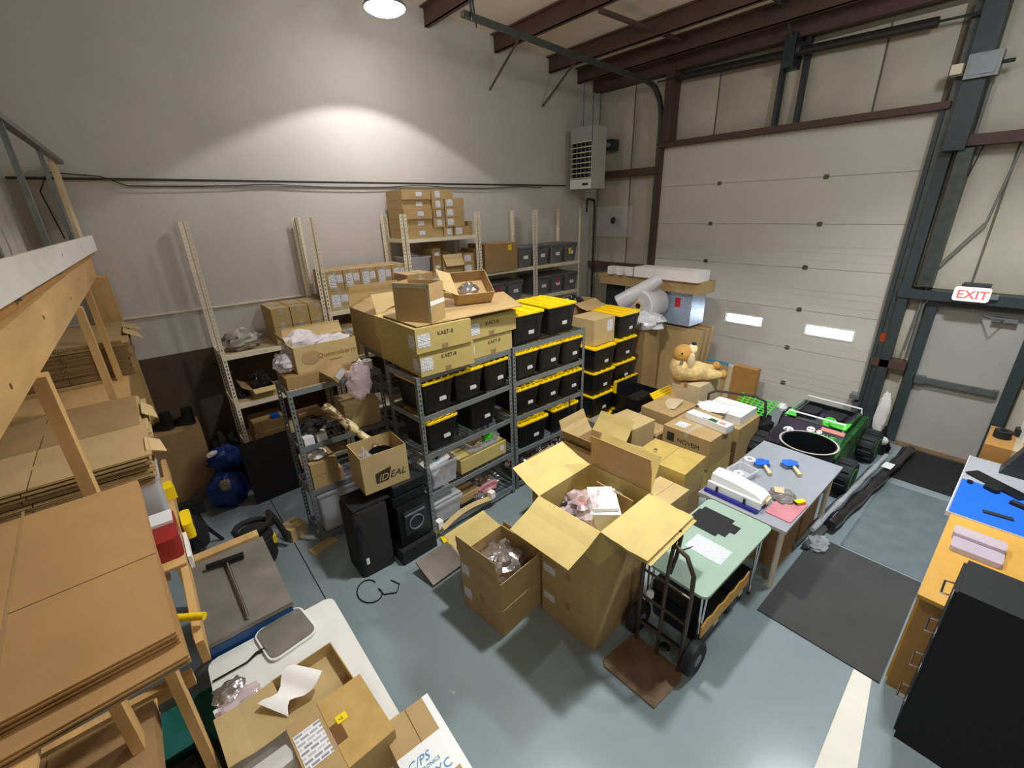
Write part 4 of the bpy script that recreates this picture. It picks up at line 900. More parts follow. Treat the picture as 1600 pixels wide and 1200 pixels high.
carton('low kraft carton behind the tilted open carton', (3.0, 4.6, 1.93+E_), .3, .4, .5, 0, None, 'kraft_light', None)
c = open_carton('big open kraft carton with folded flaps on the rear shelving, left end', (1.90, 4.58, 1.93+E_), .66, .78, .42, 0, [('back', 80, .26, 'kraft_light'), ('front', 60, .26, 'kraft_light'), ('left', 20, .3, 'kraft')], None, 'kraft')
MB().box(.25, .2, .2, .6, .6, .38).build('inner_box', 'kraft_pale', c)
carton('kraft carton inside the narrow shelving gap behind the tall rack', (2.62, 4.62, 1.93+E_), .36, .5, .44, 0, None, 'kraft', None)
for r in range(2): carton('labelled carton on the cream rack behind the big open carton, %s' % ('lower', 'upper')[r], (2.5, 5.5, 2.0+r*.3) if False else (2.84, 5.62, 1.90+r*.36), .4, .4, .35, 0, 'cartons behind the big open carton', 'kraft', 'tape_clear', [('front', .1, .12, .16, .16)], seam='y')
carton('tall kraft carton carrying the labelled cartons behind the rear shelving', (2.84, 5.62, 0), .42, .42, 1.895, 0, None, 'kraft_dark', None)
# unit A lower levels
c = plain_bin('clear plastic tub holding a small white camera box on the near shelving', (1.87, 3.66, .60+E_), .36, .46, .28, 'plastic_clear', 4)
t = carton('white camera box with a lens picture tilted in the clear tub', (1.92, 3.70, .74), .28, .12, .22, 0, None, 'white_plastic', None); t.rotation_euler = (R(-18), R(-32), R(6))
for rr, mm, zz in ((.045, 'ink_blue', .0), (.036, 'white_plastic', .001), (.026, 'ink', .002)):
    o = MB().lathe([(rr, 0), (rr, .0012)], 20).build('lens_print', mm, t); o.matrix_local = face_T('front', .28, .12, .22, .17, .13) @ Matrix.Translation((0, 0, zz))
bag('beige packing paper inside the clear tub of the near shelving', (2.05, 3.90, .61), .12, .14, .17, 'kraft_pale', 104, name='packing', cat='packing')
carton('long kraft carton with a flag sticker low on the near shelving', (2.28, 3.72, .60+E_), .70, .42, .17, 4, None, 'kraft_yellow', None, [('front', .60, .05, .06, .07)])
plain_bin('shallow clear tray with green and brown parts on the long carton', (2.46, 3.74, .775), .42, .36, .11, 'plastic_clear', 4)
bag('bright green gloves in the shallow clear tray', (2.78, 3.90, .80), .07, .06, .12, 'lime', 106, name='green_glove', cat='glove')
bag('brown paper parts in the shallow clear tray', (2.62, 3.92, .785), .09, .09, .11, 'kraft', 108, name='paper_parts', cat='paper')
plain_bin('small clear bin with a white label at the bottom of the near shelving', (1.87, 3.68, .12+E_), .38, .4, .24, 'plastic_frost', 4, lid=1)
carton('flat kraft carton at the bottom of the near shelving', (2.02, 3.70, .12+E_) if False else (2.29, 3.82, .12+E_), .30, .35, .1, 4, None, 'kraft', None)
o = MB(); n = 10
o.loft([[(x_, 0, z_), (x_, .02, z_), (x_, .02, z_+.06), (x_, 0, z_+.06)] for x_, z_ in ((i*.075, .05*math.sin(PI*i/n)) for i in range(n+1))]); o = o.build('bent_card', 'kraft_light'); o.location = (1.90, 3.56, .13); o.rotation_euler = (R(-60), 0, R(6)); tag(o, 'bent strip of cardboard with foam ends along the lowest shelf edge', 'cardboard')
for i, x in enumerate((1.86, 2.62)): slab('white foam corner block on the bent cardboard strip, %s end' % ('left', 'right')[i], 'foam_block', 'foam', (x, 3.60+.04*i, .13), (.07, .07, .09), 10, 'white_foam')
bag('pink antistatic bag on the lowest shelf of the near unit', (2.72, 3.84, .125), .16, .07, .12, 'pink_bag', 111, 10)
bag('crumpled silver bag at the right of the lowest shelf of the near unit', (2.80, 3.98, .125), .18, .12, .14, 'foil', 113, 0, smooth=25, amp=.5)
bag('crumpled silver bag in front on the lowest shelf of the near unit', (2.56, 3.78, .125), .09, .06, .08, 'foil', 115, 0, smooth=25, amp=.5)
# ---------------- open cartons in the middle of the floor ----------------
def stk(x, y, z): return (x, y, z)
for r in range(3):
    carton('closed kraft carton in the stack under the big open carton, %s' % ('at the bottom', 'in the middle', 'right under the open one')[r], (2.10, 1.60, r*.306+E_), .66, .58, .302, 3, 'cartons under the big open carton', 'kraft', 'tape_brown', [('left', .02, .18, .13, .075)])
bo = open_carton('big open kraft carton with wide spread flaps on the stack beside the hand truck', (2.09, 1.59, .925), .68, .62, .30, 3,
    [('left', 201, .36, 'kraft_yellow'), ('front', 184, .37, 'kraft_yellow'), ('right', 84, .31, 'kraft'), ('right', 118, .30, 'kraft_yellow'), ('back', 160, .34, 'kraft_yellow'), ('front', 187, .40, 'kraft_yellow')], None, 'kraft_yellow', [('left', .02, .12, .13, .07)])
for i, (x, y, z, sx, sy, sz, rz, nm) in enumerate(((2.34, 1.66, .94, .36, .24, .19, 46, 'white flat box lying nearest in the big open carton'), (2.52, 1.93, .94, .16, .26, .15, -35, 'pale green-white box at the back of the big open carton'), (2.36, 1.70, 1.132, .30, .21, .03, 50, 'white booklet on the flat box in the big open carton'))):
    slab(nm, 'white_box', 'box', (x+.12, y+.02, z), (sx, sy, sz), rz, 'white_plastic' if i != 1 else 'label_paper')
bag('clear bag with red and black parts in the big open carton', (2.34, 1.98, .96), .19, .15, .30, 'pink_film', 121, smooth=25, amp=.5)
bag('dark bag of parts under the clear film in the big open carton', (2.26, 2.05, .935), .13, .10, .24, 'foil_dark', 122, name='parts_bag')
bag('small red part inside the big open carton', (2.36, 2.02, 1.03), .05, .04, .12, 'red_ink', 123, name='red_part', cat='part')
slab('brown cardboard divider standing in the big open carton', 'divider', 'cardboard', (2.66, 1.72, .94), (.012, .38, .2), 0, 'kraft')
for r in range(2):
    if r == 0: carton('closed kraft carton with a white label, bottom of the low stack at the left', (1.63, 2.19, E_), .52, .52, .288, 6, None, 'kraft', 'tape_brown', [('left', .02, .12, .10, .11)])
open_carton('open kraft carton with a metallic bag inside, top of the low stack at the left', (1.625, 2.195, .295), .52, .52, .285, 6, [('left', 98, .24, 'kraft'), ('back', 165, .24, 'kraft_yellow'), ('right', 100, .05, 'kraft')], None, 'kraft', [('left', .02, .10, .10, .11)])
bag('shiny crumpled antistatic bag filling the low open carton', (1.87, 2.50, .31), .2, .2, .33, 'foil', 131, smooth=22, amp=.4, freq=4)

# hand truck
t = thing('hand_truck', 'brown tubular steel hand truck with black wheels between the cartons and the green table', 'hand truck', (2.46, 1.0, 0), 0)
MB().prism([(-.38, .02), (-.05, .0), (.02, .04), (.02, .48), (-.36, .5), (-.40, .46)], .004, .012).build('toe_plate', 'rust_plate', t)
MB().tube([(0, .06, .01), (.01, .05, .75), (.02, .06, .95), (.03, .13, 1.07), (.035, .25, 1.11), (.03, .37, 1.07), (.02, .44, .95), (.01, .45, .75), (0, .44, .01)], .017, 10).build('frame_tube', 'brown_steel', t, 60)
MB().tube([(0, .25, .01), (.02, .25, .9), (.06, .25, 1.10), (.12, .25, 1.18), (.15, .25, 1.12), (.12, .25, .95), (.05, .25, .82)], .015, 10).build('centre_handle', 'brown_steel', t, 60)
for z in (.22, .5, .76): MB().tube([(0, .05, z), (.0, .45, z)], .011, 8).build('cross_bar', 'brown_steel', t)
MB().tube([(.09, -.02, .14), (.09, .52, .14)], .01, 8).build('axle', 'black_plastic', t)
for y in (.0, .50):
    T = Matrix.Translation((.09, y, .14)) @ Matrix.Rotation(PI/2, 4, 'X')
    w_ = MB().lathe([(.05, -.04), (.12, -.045), (.14, -.03), (.14, .03), (.12, .045), (.05, .04)], 28, T=T).build('wheel', 'rubber_black', t, 35)
    MB().lathe([(.05, -.042), (.05, .042)], 16, T=T).build('hub', 'steel_grey', w_)
MB().lathe([(.03, -.02), (.045, .0), (.03, .02)], 14, T=Matrix.Translation((.02, .2, .12))).build('stop_ball', 'black_plastic', t, 40)
bag('white paper scrap tucked behind the hand truck', (2.56, 1.42, .40), .04, .03, .08, 'label_paper', 140, name='paper_scrap', cat='paper', flat=False)

# tables
t = thing('green_table', 'pale green topped table with chrome legs beside the hand truck', 'table', (2.56, .98, 0))
MB().loft([rrect(1.16, .58, .05, .715), rrect(1.16, .58, .05, .74)]).build('table_top', 'table_green', t, 40)
for x, y in ((.08, .05), (.08, .5), (1.06, .05), (1.06, .5)):
    for dx in (-.015, .03): MB().tube([(x+dx*2, y, .715), (x, y+.0, .03)], .01, 8).build('leg', 'chrome', t)
    MB().lathe([(.018, -.012), (.018, .012)], 12, T=Matrix.Translation((x, y, .019)) @ Matrix.Rotation(PI/2, 4, 'X')).build('caster', 'rubber_black', t)
t = thing('grey_table', 'light grey desk with white round legs covered with packing tools', 'table', (3.735, .88, 0))
MB().box(0, 0, .715, 1.52, .80, .745).build('table_top', 'table_grey', t); MB().box(-.004, -.002, .713, 0, .802, .746).build('edge_band', 'exit_paint', t)
for x, y in ((.12, .06), (.12, .74), (1.42, .06), (1.42, .74)):
    MB().tube([(x, y, 0), (x, y, .715)], .025, 12).build('leg', 'white_paint', t, 40)
for i in range(2): carton('kraft carton stored under the grey desk, %s' % ('near end', 'far end')[i], (4.1+i*.55, .98, E_), .45, .5, .5, 0, 'cartons stored under the grey desk', 'kraft_dark', None)
for i, x in enumerate((2.75, 3.2)):
    c = tote(tpd, (x, 1.02, .003), 'lidless black tote on the floor under the green table, %s' % ('nearer the hand truck', 'further from the hand truck')[i], 0, 'totes under the green table')
mb = MB(); pts = [(2.64+.09*i, 1.005, .37+.03*(i % 2)) for i in range(10)]
mb.loft([[(x, y, .26), (x, y+.012, .26), (x, y+.012, z), (x, y, z)] for x, y, z in pts]); o = mb.build('mustard_lid', 'desk_maple'); tag(o, 'mustard wavy tote lid standing along the totes under the green table', 'lid')
slab('black cross-shaped unfolded carton blank on the green table', 'x', 'cardboard', (0, 0, 0), (1, 1, 1)) if False else None
o = MB().prism([(3.24, 1.26), (3.29, 1.26), (3.29, 1.20), (3.38, 1.20), (3.38, 1.16), (3.50, 1.16), (3.50, 1.24), (3.56, 1.24), (3.56, 1.52), (3.50, 1.52), (3.50, 1.54), (3.33, 1.54), (3.33, 1.50), (3.24, 1.50)], .7415, .745).build('box_blank', 'black_matte'); tag(o, 'black unfolded box blank lying on the pale green table', 'cardboard')
slab('white printed form lying on the pale green table', 'paper_form', 'paper', (2.95, 1.075, .7415), (.21, .30, .0015), 0, 'form_print')
slab('grey pencil lying beside the printed form', 'pencil', 'pencil', (2.86, 1.36, .7415), (.13, .008, .007), -20, 'steel_dark')
# heat sealer
t = thing('impulse_sealer', 'long white machine with a deep blue base on the grey desk edge', 'machine', (3.78, 1.15, .746), 0)
MB().box(0, 0, 0, .30, .50, .035).build('base', 'navy_plastic', t)
MB().loft([[(.06, y, .036), (.28, y, .036), (.28, y, zz), (.20, y, zz+.035), (.08, y, zz+.02)] for y, zz in ((.0, .08), (.06, .12), (.25, .15), (.48, .16))]).build('housing', 'white_plastic', t, 30)
MB().box(.03, -.01, .036, .06, .49, .11).build('press_bar', 'white_plastic', t)
for y in (.12, .38): MB().box(.02, y, .036, .034, y+.02, .09).build('clip', 'black_plastic', t)
MB().box(.16, -.02, .04, .26, .0, .075).build('switch_block', 'cream_plastic', t)
c = plain_bin('clear plastic box with a white reel on the grey desk', (4.18, 1.44, .746), .24, .2, .08, 'plastic_frost', -8)
tag(MB().lathe([(.05, .0), (.05, .02), (.02, .02), (.02, 0)], 18, (4.30, 1.55, .756), cap=(0, 0)).build('white_reel', 'white_plastic', None, 40), 'white reel lying inside the clear box on the grey desk', 'reel')
for i, (x, y, rz) in enumerate(((4.66, 1.47, -30), (4.86, 1.26, -30))):
    t = thing('tape_dispenser', 'blue tape dispenser with a cream handle on the grey desk, %s' % ('with a tape roll', 'without tape')[i], 'tape dispenser', (x, y, .746), rz, 'tape dispensers on the grey desk')
    MB().prism([(-.08, -.05), (.04, -.06), (.09, .0), (.04, .06), (-.04, .07), (-.09, .02)], .035, .05).build('side_plate', 'blue_plastic', t)
    MB().box(-.08, -.045, .0, .07, .045, .035).build('frame', 'steel_grey', t)
    MB().tube([(.0, -.05, .03), (-.05, -.20, .025)], [.016, .02], 10).build('handle', 'cream_plastic', t, 40)
    if i == 0: MB().lathe([(.055, 0), (.055, .06), (.03, .06), (.03, 0)], 20, (-.1, .06, .002), cap=(0, 0)).build('tape_roll', 'label_paper', t, 40)
bag('open silver foil pouch with a paper slip on the grey desk', (4.24, 1.10, .747), .14, .11, .035, 'foil', 151, 20, 'foil_pouch')
slab('paper slip on the silver pouch', 'paper_slip', 'paper', (4.24, 1.09, .785), (.10, .08, .002), 25, 'kraft_pale')
t = thing('box_cutter', 'short yellow and black box cutter on the pink bag', 'knife', (4.17, .95, .766), -28); MB().loft([rrect(.1, .05, .012, 0), rrect(.1, .05, .012, .022)]).build('body', 'yellow_plastic', t, 40); MB().box(-.004, .0, .0, .0, .05, .02).build('black_edge', 'black_plastic', t)
slab('flat pink bubble bag on the grey desk near its front corner', 'pink_bubble_bag', 'bag', (3.87, .90, .746), (.40, .22, .012), -2, 'pink_bag', r=.02)

# ---------------- cartons behind the tables ----------------
carton('kraft carton low in the column of two beside the big open carton, lower', (3.42, 1.80, E_), .36, .34, .34, 0, None, 'kraft', None)
carton('plain pale kraft carton standing right behind the big open carton', (3.40, 1.79, .35), .37, .34, .34, 0, None, 'kraft_light', None)
carton('kraft carton under the yellow taped carton behind the sealer', (3.86, 1.90, E_), .48, .60, .42, 4, None, 'kraft', None)
c = carton('yellowish carton covered in shiny tape behind the white machine', (3.84, 1.89, .43), .50, .62, .36, 4, None, 'kraft_tape', None)
tag(MB().lathe([(.02, 0), (.02, .03), (.012, .03)], 14, (4.02, 2.36, .795)).build('silver_cap', 'chrome', None, 40), 'small silver bottle cap lying on the yellow taped carton', 'cap')
c = carton('kraft carton under the carton with the printed black mark', (4.70, 2.05, E_), .60, .62, .40, 0, None, 'kraft_yellow', None)
c = carton('large kraft carton with black printed letters under the white box with pictures', (4.68, 2.05, .408), .60, .62, .385, 0, None, 'kraft', 'tape_clear', [], [('left', .20, .22, 'NOVEM', .085, 'ink')], front_tape=False)
sticker(c, 'top', .60, .62, .385, .10, .38, .15, .15, 'label_print'); MB().add([(-.002, .56, .2), (-.002, .46, .2), (-.002, .46, .32), (-.002, .56, .32)], [(0, 1, 2, 3)]).build('black_mark', 'ink', c)
c = carton('long white box with small green and red pictures lying on the printed carton', (4.98, 2.02, .796), .15, .56, .09, -6, None, 'white_plastic', None)
for u, v, mm, s1, s2 in ((.03, .16, 'truck_green', .06, .1), (.03, .05, 'truck_salmon', .06, .08), (.015, .14, 'ink', .012, .2)): sticker(c, 'top', .15, .56, .09, u, v, s1, s2, mm, 'picture_print')
carton('kraft carton on the floor under the flat white box', (5.46, 2.06, E_), .62, .62, .34, 0, None, 'kraft', None)
carton('kraft carton right below the flat white box', (5.46, 2.06, .35), .64, .62, .32, 0, None, 'kraft', 'tape_brown')
carton('flat white box with a torn paper sheet on it, near the dock door', (5.56, 2.10, .675), .48, .52, .12, 0, None, 'white_plastic', None)
bag('torn white paper sheet on the flat white box', (5.62, 2.50, .796), .18, .2, .02, 'label_paper', 161, name='torn_paper', cat='paper')
open_carton('small torn orange-brown carton beside the flat white box', (5.30, 2.24, .675 if False else .40), .15, .42, .34, 0, [('left', 40, .12, 'kraft'), ('back', 60, .1)], None, 'osb_brown')
tag(MB().tube([(5.92, 2.72, .7), (5.95, 2.74, .83), (6.05, 2.68, .86), (6.2, 2.2, .88), (6.2, 2.06, .84), (6.18, 2.03, .7), (6.16, 2.03, .55)], .018, 8).build('cart_handle', 'pipe_dark', None, 60), 'dark tubular cart handle curving round the flat white box', 'handle')
c = carton('bulging kraft carton with torn flaps before the pale carton under the plush dog', (5.04, 2.76, E_), .62, .50, .74, -2, None, 'kraft', None)
o = MB().add([(0, 0, 0), (.3, .05, 0), (.26, .28, .02), (.0, .22, .0), (0, 0, .006), (.3, .05, .006), (.26, .28, .026), (0, .22, .006)], [(0, 3, 2, 1), (4, 5, 6, 7), (0, 1, 5, 4), (1, 2, 6, 5), (2, 3, 7, 6), (3, 0, 4, 7)]).build('torn_flap', 'kraft_pale', c); o.location = (.2, .1, .76); o.rotation_euler = (R(-14), R(-10), 0)
carton('kraft carton on the floor under the open yellow-flapped tote', (5.22, 3.44, E_), .60, .44, .34, 0, None, 'kraft_dark', None)
# attached-lid black tote with yellow flaps
t = thing('flap_lid_tote', 'open black tote with hinged ribbed yellow lid flaps beside the plush dog carton', 'tote', (5.22, 3.44, .35), 0)
def lp(i, z): return rrect(.62-2*i, .44-2*i, .03, z, i, i)
MB().loft([lp(.04, 0), lp(.0, .36), lp(.01, .36), lp(.045, .01)]).build('body', 'tote_black', t, 40)
sticker(t, 'front', .62, .44, .36, .06, .10, .1, .05, 'label_print', 'label')
MB().box(.02, .02, .362, .40, .20, .37).build('black_flap', 'tote_black', t)
M4 = Matrix(((0, 1, 0, .30), (-.75, 0, -.66, .0), (-.66, 0, .75, .385), (0, 0, 0, 1)))
mb = MB().box(0, 0, 0, .25, .55, .008)
for k in range(6): mb.box(.01+k*.04, .01, .008, .03+k*.04, .54, .022)
for k in range(7): mb.box(.25, .02+k*.078, 0, .272, .055+k*.078, .01)
o = mb.build('lid_flap', 'tote_yellow', t); o.matrix_local = M4
MB().box(.02, .425, .36, .60, .44, .52).build('rear_flap', 'tote_black', t); mb = MB().box(.02, .42, .52, .60, .445, .528)
for k in range(7): mb.box(.03+k*.082, .42, .527, .07+k*.082, .445, .55)
mb.box(.0, .40, .36, .02, .445, .55); mb.build('yellow_edge', 'tote_yellow', t)
bag('beige packing paper inside the open yellow-flapped tote', (5.5, 3.66, .38), .14, .10, .26, 'kraft_pale', 171, name='packing', cat='packing')
# open cartons behind the big one
open_carton('open kraft carton with raised flaps behind the big open carton', (3.44, 2.66, .33), .50, .50, .48, 4, [('left', 118, .26, 'kraft'), ('back', 118, .28, 'kraft_light'), ('right', 128, .26, 'kraft_yellow'), ('front', 172, .22, 'kraft')], None, 'kraft_light')
carton('kraft carton on the floor carrying the open carton with raised flaps', (3.44, 2.66, E_), .52, .50, .32, 4, None, 'kraft', None)
open_carton('leaning empty kraft carton left of the open carton with raised flaps', (2.82, 2.62, 0), .50, .46, .66, 5, [('left', 150, .24, 'kraft_yellow'), ('right', 95, .24, 'kraft'), ('back', 120, .2)], None, 'kraft')
carton('tall closed kraft carton behind the open carton with raised flaps', (4.10, 2.74, E_), .46, .44, .88, -2, None, 'kraft_light', None)
carton('pinkish kraft carton low between the tall closed carton and the printed carton', (4.62, 2.72, E_), .34, .36, .62, 0, None, 'kraft', None)
carton('olive carton with a white strap standing at the foot of the tote stack', (4.50, 3.42, E_), .36, .36, .52, 0, None, 'grey_bag', None)

# plush dog
carton('pale kraft carton under the plush dog', (5.86, 2.84, .50), .62, .44, .42, 0, None, 'kraft_pale', 'tape_brown', [], [('left', .16, .08, 'HK 2', .05, 'ink_faint')], seam='x')
carton('kraft carton on the floor below the pale carton of the plush dog', (5.86, 2.84, E_), .62, .44, .49, 0, None, 'kraft', None)
def ell(mb, c, r, rot=(0, 0, 0), nu=20, nv=12):
    T = Matrix.Translation(c) @ Matrix.Rotation(rot[2], 4, 'Z') @ Matrix.Rotation(rot[1], 4, 'Y') @ Matrix.Rotation(rot[0], 4, 'X')
    loops = [[(r[0]*math.sin(PI*j/nv)*math.cos(2*PI*i/nu), r[1]*math.sin(PI*j/nv)*math.sin(2*PI*i/nu), -r[2]*math.cos(PI*j/nv)) for i in range(nu)] for j in range(1, nv)]
    mb.loft(loops, (1, 1), T)
def fur(o, v=.016, s=.012):
    m = o.modifiers.new('r', 'REMESH'); m.mode = 'VOXEL'; m.voxel_size = v; m.use_smooth_shade = True
    m2 = o.modifiers.new('s', 'SMOOTH'); m2.iterations = 6; m2.factor = .7
    tx = bpy.data.textures.get('fur') or bpy.data.textures.new('fur', 'CLOUDS'); tx.noise_scale = .022
    m3 = o.modifiers.new('d', 'DISPLACE'); m3.texture = tx; m3.strength = s
    o.modifiers.new('d2', 'SMOOTH').iterations = 1
t = thing('plush_dog', 'large golden plush dog lying on the pale carton by the dock door', 'soft toy', (6.06, 3.06, .925), -38)
b = MB(); ell(b, (-.05, 0, .15), (.30, .17, .15)); ell(b, (-.22, 0, .20), (.15, .17, .20)); ell(b, (.20, -.07, .10), (.22, .085, .085), (0, 0, R(-8))); ell(b, (.16, .09, .15), (.24, .08, .075), (0, R(6), R(6)))
o = b.build('body', 'plush', t); fur(o)
b = MB(); ell(b, (-.19, 0, .42), (.155, .15, .145)); o = b.build('head', 'plush_dark', t); fur(o)
b = MB(); ell(b, (-.09, -.02, .48), (.10, .10, .075), (0, R(-50), 0)); o = b.build('muzzle', 'plush_light', t); fur(o, .014, .008)
for y, s in ((-.145, 1), (.145, -1)):
    b = MB(); ell(b, (-.13, y, .36), (.055, .03, .13), (R(8*s), 0, 0)); o = b.build('ear', 'plush_light', t); fur(o, .012, .008)
for p in ((.40, -.09, .10), (.38, .10, .17)):
    b = MB(); ell(b, p, (.06, .07, .075)); o = b.build('paw', 'plush_dark', t); fur(o, .012, .006)
b = MB(); ell(b, (-.06, -.02, .575), (.035, .04, .025)); b.build('nose', 'black_soft', t, 60)
for y in (-.07, .05):
    b = MB(); ell(b, (-.27, y-.06, .47), (.014, .014, .014), nu=10, nv=6); b.build('eye', 'black_plastic', t, 60)
b = MB(); b.lathe([(.02, 0), (.03, .015), (.01, .02)], 12, T=Matrix.Translation((-.27, -.13, .33)) @ Matrix.Rotation(PI/2, 4, 'X')); b.build('collar_tag', 'steel_grey', t)

# leaning stacks by the dock door
for i in range(5):
    x = 6.78+i*.105; o = MB().box(0, 0, 0, .095, .84, 1.44).build('flat_carton', 'kraft_dark' if i % 2 else 'kraft'); o.location = (x, 3.50+.01*i, .0); o.rotation_euler = (0, R(9), 0)
    tag(o, 'tall flat carton leaning in the row by the dock door, %s' % ('front one', 'second from the front', 'middle one', 'fourth from the front', 'rearmost')[i], 'box', 'tall flat cartons leaning by the dock door')
    if i == 0:
        MB().box(-.0012, .30, .95, 0, .315, 1.15).build('white_scratch', 'label_paper', o); MB().box(-.002, 0, .08, 0, .84, .09).build('crease', 'kraft_edge', o)
for i in range(4):
    o = MB().box(0, 0, 0, .05, .50, .80-.04*i).build('framed_panel', 'kraft_pale' if i % 2 else 'kraft'); o.location = (7.38+i*.075, 3.20-.08*i, 0); o.rotation_euler = (0, R(7), 0)
    MB().box(-.002, -.002, .78-.04*i, .052, .502, .82-.04*i).build('edge_strip', 'wrap_white' if i % 2 else 'ink_blue', o)
    tag(o, 'flat wrapped panel leaning behind the plush dog, %s' % ('front one', 'second one', 'third one', 'rearmost')[i], 'panel', 'wrapped panels leaning behind the plush dog')
carton('brown flat carton standing right of the wrapped panels by the dock door', (7.55, 2.72, 0), .14, .40, .78, 0, None, 'osb_brown', None)
# tall pile with foam
carton('tall white appliance carton standing behind the totes near the corner', (6.95, 4.62, 0), .45, .42, 2.02, 0, None, 'white_foam', None)
carton('tall dark blue carton standing in the corner pile', (6.98, 5.1, 0), .4, .40, 2.02, 0, None, 'steel_dark', None)
t = carton('carton covered in silver bubble foil under the long carton by the dock door', (6.95, 3.70, 1.47), .45, .72, .55, 0, None, 'silver_bubble', None); sticker(t, 'left', .45, .72, .55, .42, .30, .1, .16, 'red_ink', 'red_label')
carton('long kraft carton lying across the tall cartons under the white foam', (6.86, 3.52, 2.03), .45, 2.05, .19, 0, None, 'kraft', None)
slab('long white styrofoam slab lying on the long kraft carton', 'foam_slab', 'foam', (6.80, 3.56, 2.225), (.36, 1.20, .17), 0, 'white_foam')
o = MB().prism([(0, 0), (.55, 0), (.55, .15), (.46, .15), (.43, .05), (.37, .05), (.33, .15), (.25, .15), (.22, .05), (.16, .05), (.12, .15), (0, .15)], 0, .14, T=Matrix.Rotation(PI/2, 4, 'Z')).build('foam_corner', 'white_foam'); o.location = (6.95, 4.80, 2.225); tag(o, 'notched white styrofoam block beside the long foam slab', 'foam')
t = thing('foam_roll', 'big roll of white bubble foam wrapped in plastic in front of the tall cartons', 'roll', (6.60, 4.46, 1.72), 0)
T = Matrix.Rotation(-PI/2, 4, 'Y') @ Matrix.Rotation(0, 4, 'Z')
MB().lathe([(.10, .0), (.25, .0), (.27, .03), (.27, .5), (.25, .52), (.10, .52)], 30, T=Matrix.Translation((.3, -.12, .1)) @ T, cap=(0, 0)).build('roll', 'wrap_white', t, 40)
MB().lathe([(.05, -.01), (.10, -.01), (.10, .53), (.05, .53)], 20, T=Matrix.Translation((.3, -.12, .1)) @ T, cap=(0, 0)).build('core', 'kraft_pale', t, 40)
o = MB().tube([(6.30, 4.68, 1.84), (6.52, 4.30, 2.12), (6.66, 4.14, 2.26)], [.14, .12, .09], 14).build('foam_wrap', 'wrap_white', None, 50); tag(o, 'white foam sheet bundle leaning diagonally before the foam roll', 'foam')
bag('loose white plastic wrap draped under the foam roll', (6.45, 4.20, 1.45), .3, .28, .32, 'wrap_white', 181, name='plastic_wrap', cat='plastic wrap')
carton('tall kraft carton under the loose plastic wrap behind the tote stack', (6.2, 4.05, 0), .46, .6, 1.46, 0, None, 'kraft_dark', None)
carton('kraft carton standing between the black tote stack and the foam roll carton', (6.05, 4.8, 0), .4, .5, 1.5, 0, None, 'kraft', None)

# ride-on truck and what lies round it
t = thing('ride_on_truck', 'green and black ride-on toy truck with skull decals by the dock door', 'toy car', (6.12, 1.02, 0), 0)
t.scale = (1, 1, .86)
def wheel(par, x, y, z, r, wd, ax='Y'):
    T = Matrix.Translation((x, y, z)) @ Matrix.Rotation(PI/2, 4, 'X' if ax == 'Y' else 'Y')
    o = MB().lathe([(r*.55, -wd), (r*.92, -wd), (r, -wd*.7), (r, wd*.7), (r*.92, wd), (r*.55, wd)], 26, T=T).build('tyre', 'rubber_black', par, 35)
    tr_ = MB(); n = 26; loops = [[((r+(.018 if k % 2 else -.004))*math.cos(2*PI*(k+q)/n), (r+(.018 if k % 2 else -.004))*math.sin(2*PI*(k+q)/n), z_) for k in range(n) for q in (.1, .9)] for z_ in (-wd*.75, wd*.75)]
    tr_.loft(loops, T=T); tr_.build('tread', 'rubber_black', o)
    MB().lathe([(r*.56, -wd*1.02), (r*.62, -wd*1.02), (r*.62, wd*1.02), (r*.56, wd*1.02)], 24, T=T, cap=(0, 0)).build('rim_ring', 'lime', o, 40); MB().lathe([(r*.55, -wd*.7), (r*.55, wd*.7)], 20, T=T).build('hub', 'black_plastic', o, 40)
for x, y in ((-.02, -.02), (-.02, .98), (1.10, -.02), (1.10, .98)): wheel(t, x, y, .24, .24, .10)
MB().loft([[(x, .16, z0), (x, .84, z0), (x, .88, z1), (x, .78, z1+.02), (x, .22, z1+.02), (x, .12, z1)] for x, z0, z1 in ((-.14, .28, .46), (.0, .24, .54), (.30, .22, .60), (.32, .22, .60), (1.25, .24, .62))]).build('body_shell', 'truck_purple', t, 30)
MB().loft([[(x, .06, z0), (x, .14, z0), (x, .14, z1), (x, .08, z1)] for x, z0, z1 in ((-.10, .40, .50), (.2, .36, .60), (.6, .34, .64), (1.2, .38, .66))]).build('side_panel', 'truck_green', t, 30)
MB().tray(.78, .62, .12, .03, x0=.34, y0=.19, z0=.60).build('cockpit', 'tote_black', t)
MB().box(.34, .15, .58, 1.10, .185, .735).build('side_door', 'truck_green', t); MB().box(.34, .815, .58, 1.10, .85, .735).build('side_door', 'truck_green', t)
MB().tube([(.33, .16, .68), (.40, .17, .80), (.40, .83, .80), (.33, .84, .68)], .014, 8).build('windscreen_frame', 'white_plastic', t, 60)
MB().tube([(1.12, .16, .70), (1.12, .17, .80), (1.12, .83, .80), (1.12, .84, .70)], .014, 8).build('roll_bar', 'white_plastic', t, 60)
MB().prism([(.34, .14), (.60, .14), (.50, .30), (.42, .36), (.36, .30)], .736, .75).build('green_flame', 'lime', t); MB().prism([(.34, .86), (.62, .86), (.48, .76), (.36, .72)], .736, .75).build('green_flame', 'lime', t)
for y in (.28, .58): MB().loft([rrect(.3, .22, .04, .65, .70, y-.0), rrect(.3, .22, .04, .70, .70, y)]).build('seat', 'black_soft', t, 40)
MB().lathe([(.08, 0), (.085, .012), (.075, .02), (.06, .01)], 18, T=Matrix.Translation((.50, .36, .72)) @ Matrix.Rotation(R(-60), 4, 'Y')).build('steering_wheel', 'lime', t)
cow = Matrix(((0, .814, -.581, .06), (-1, 0, 0, .86), (0, .581, .814, .50), (0, 0, 0, 1)))
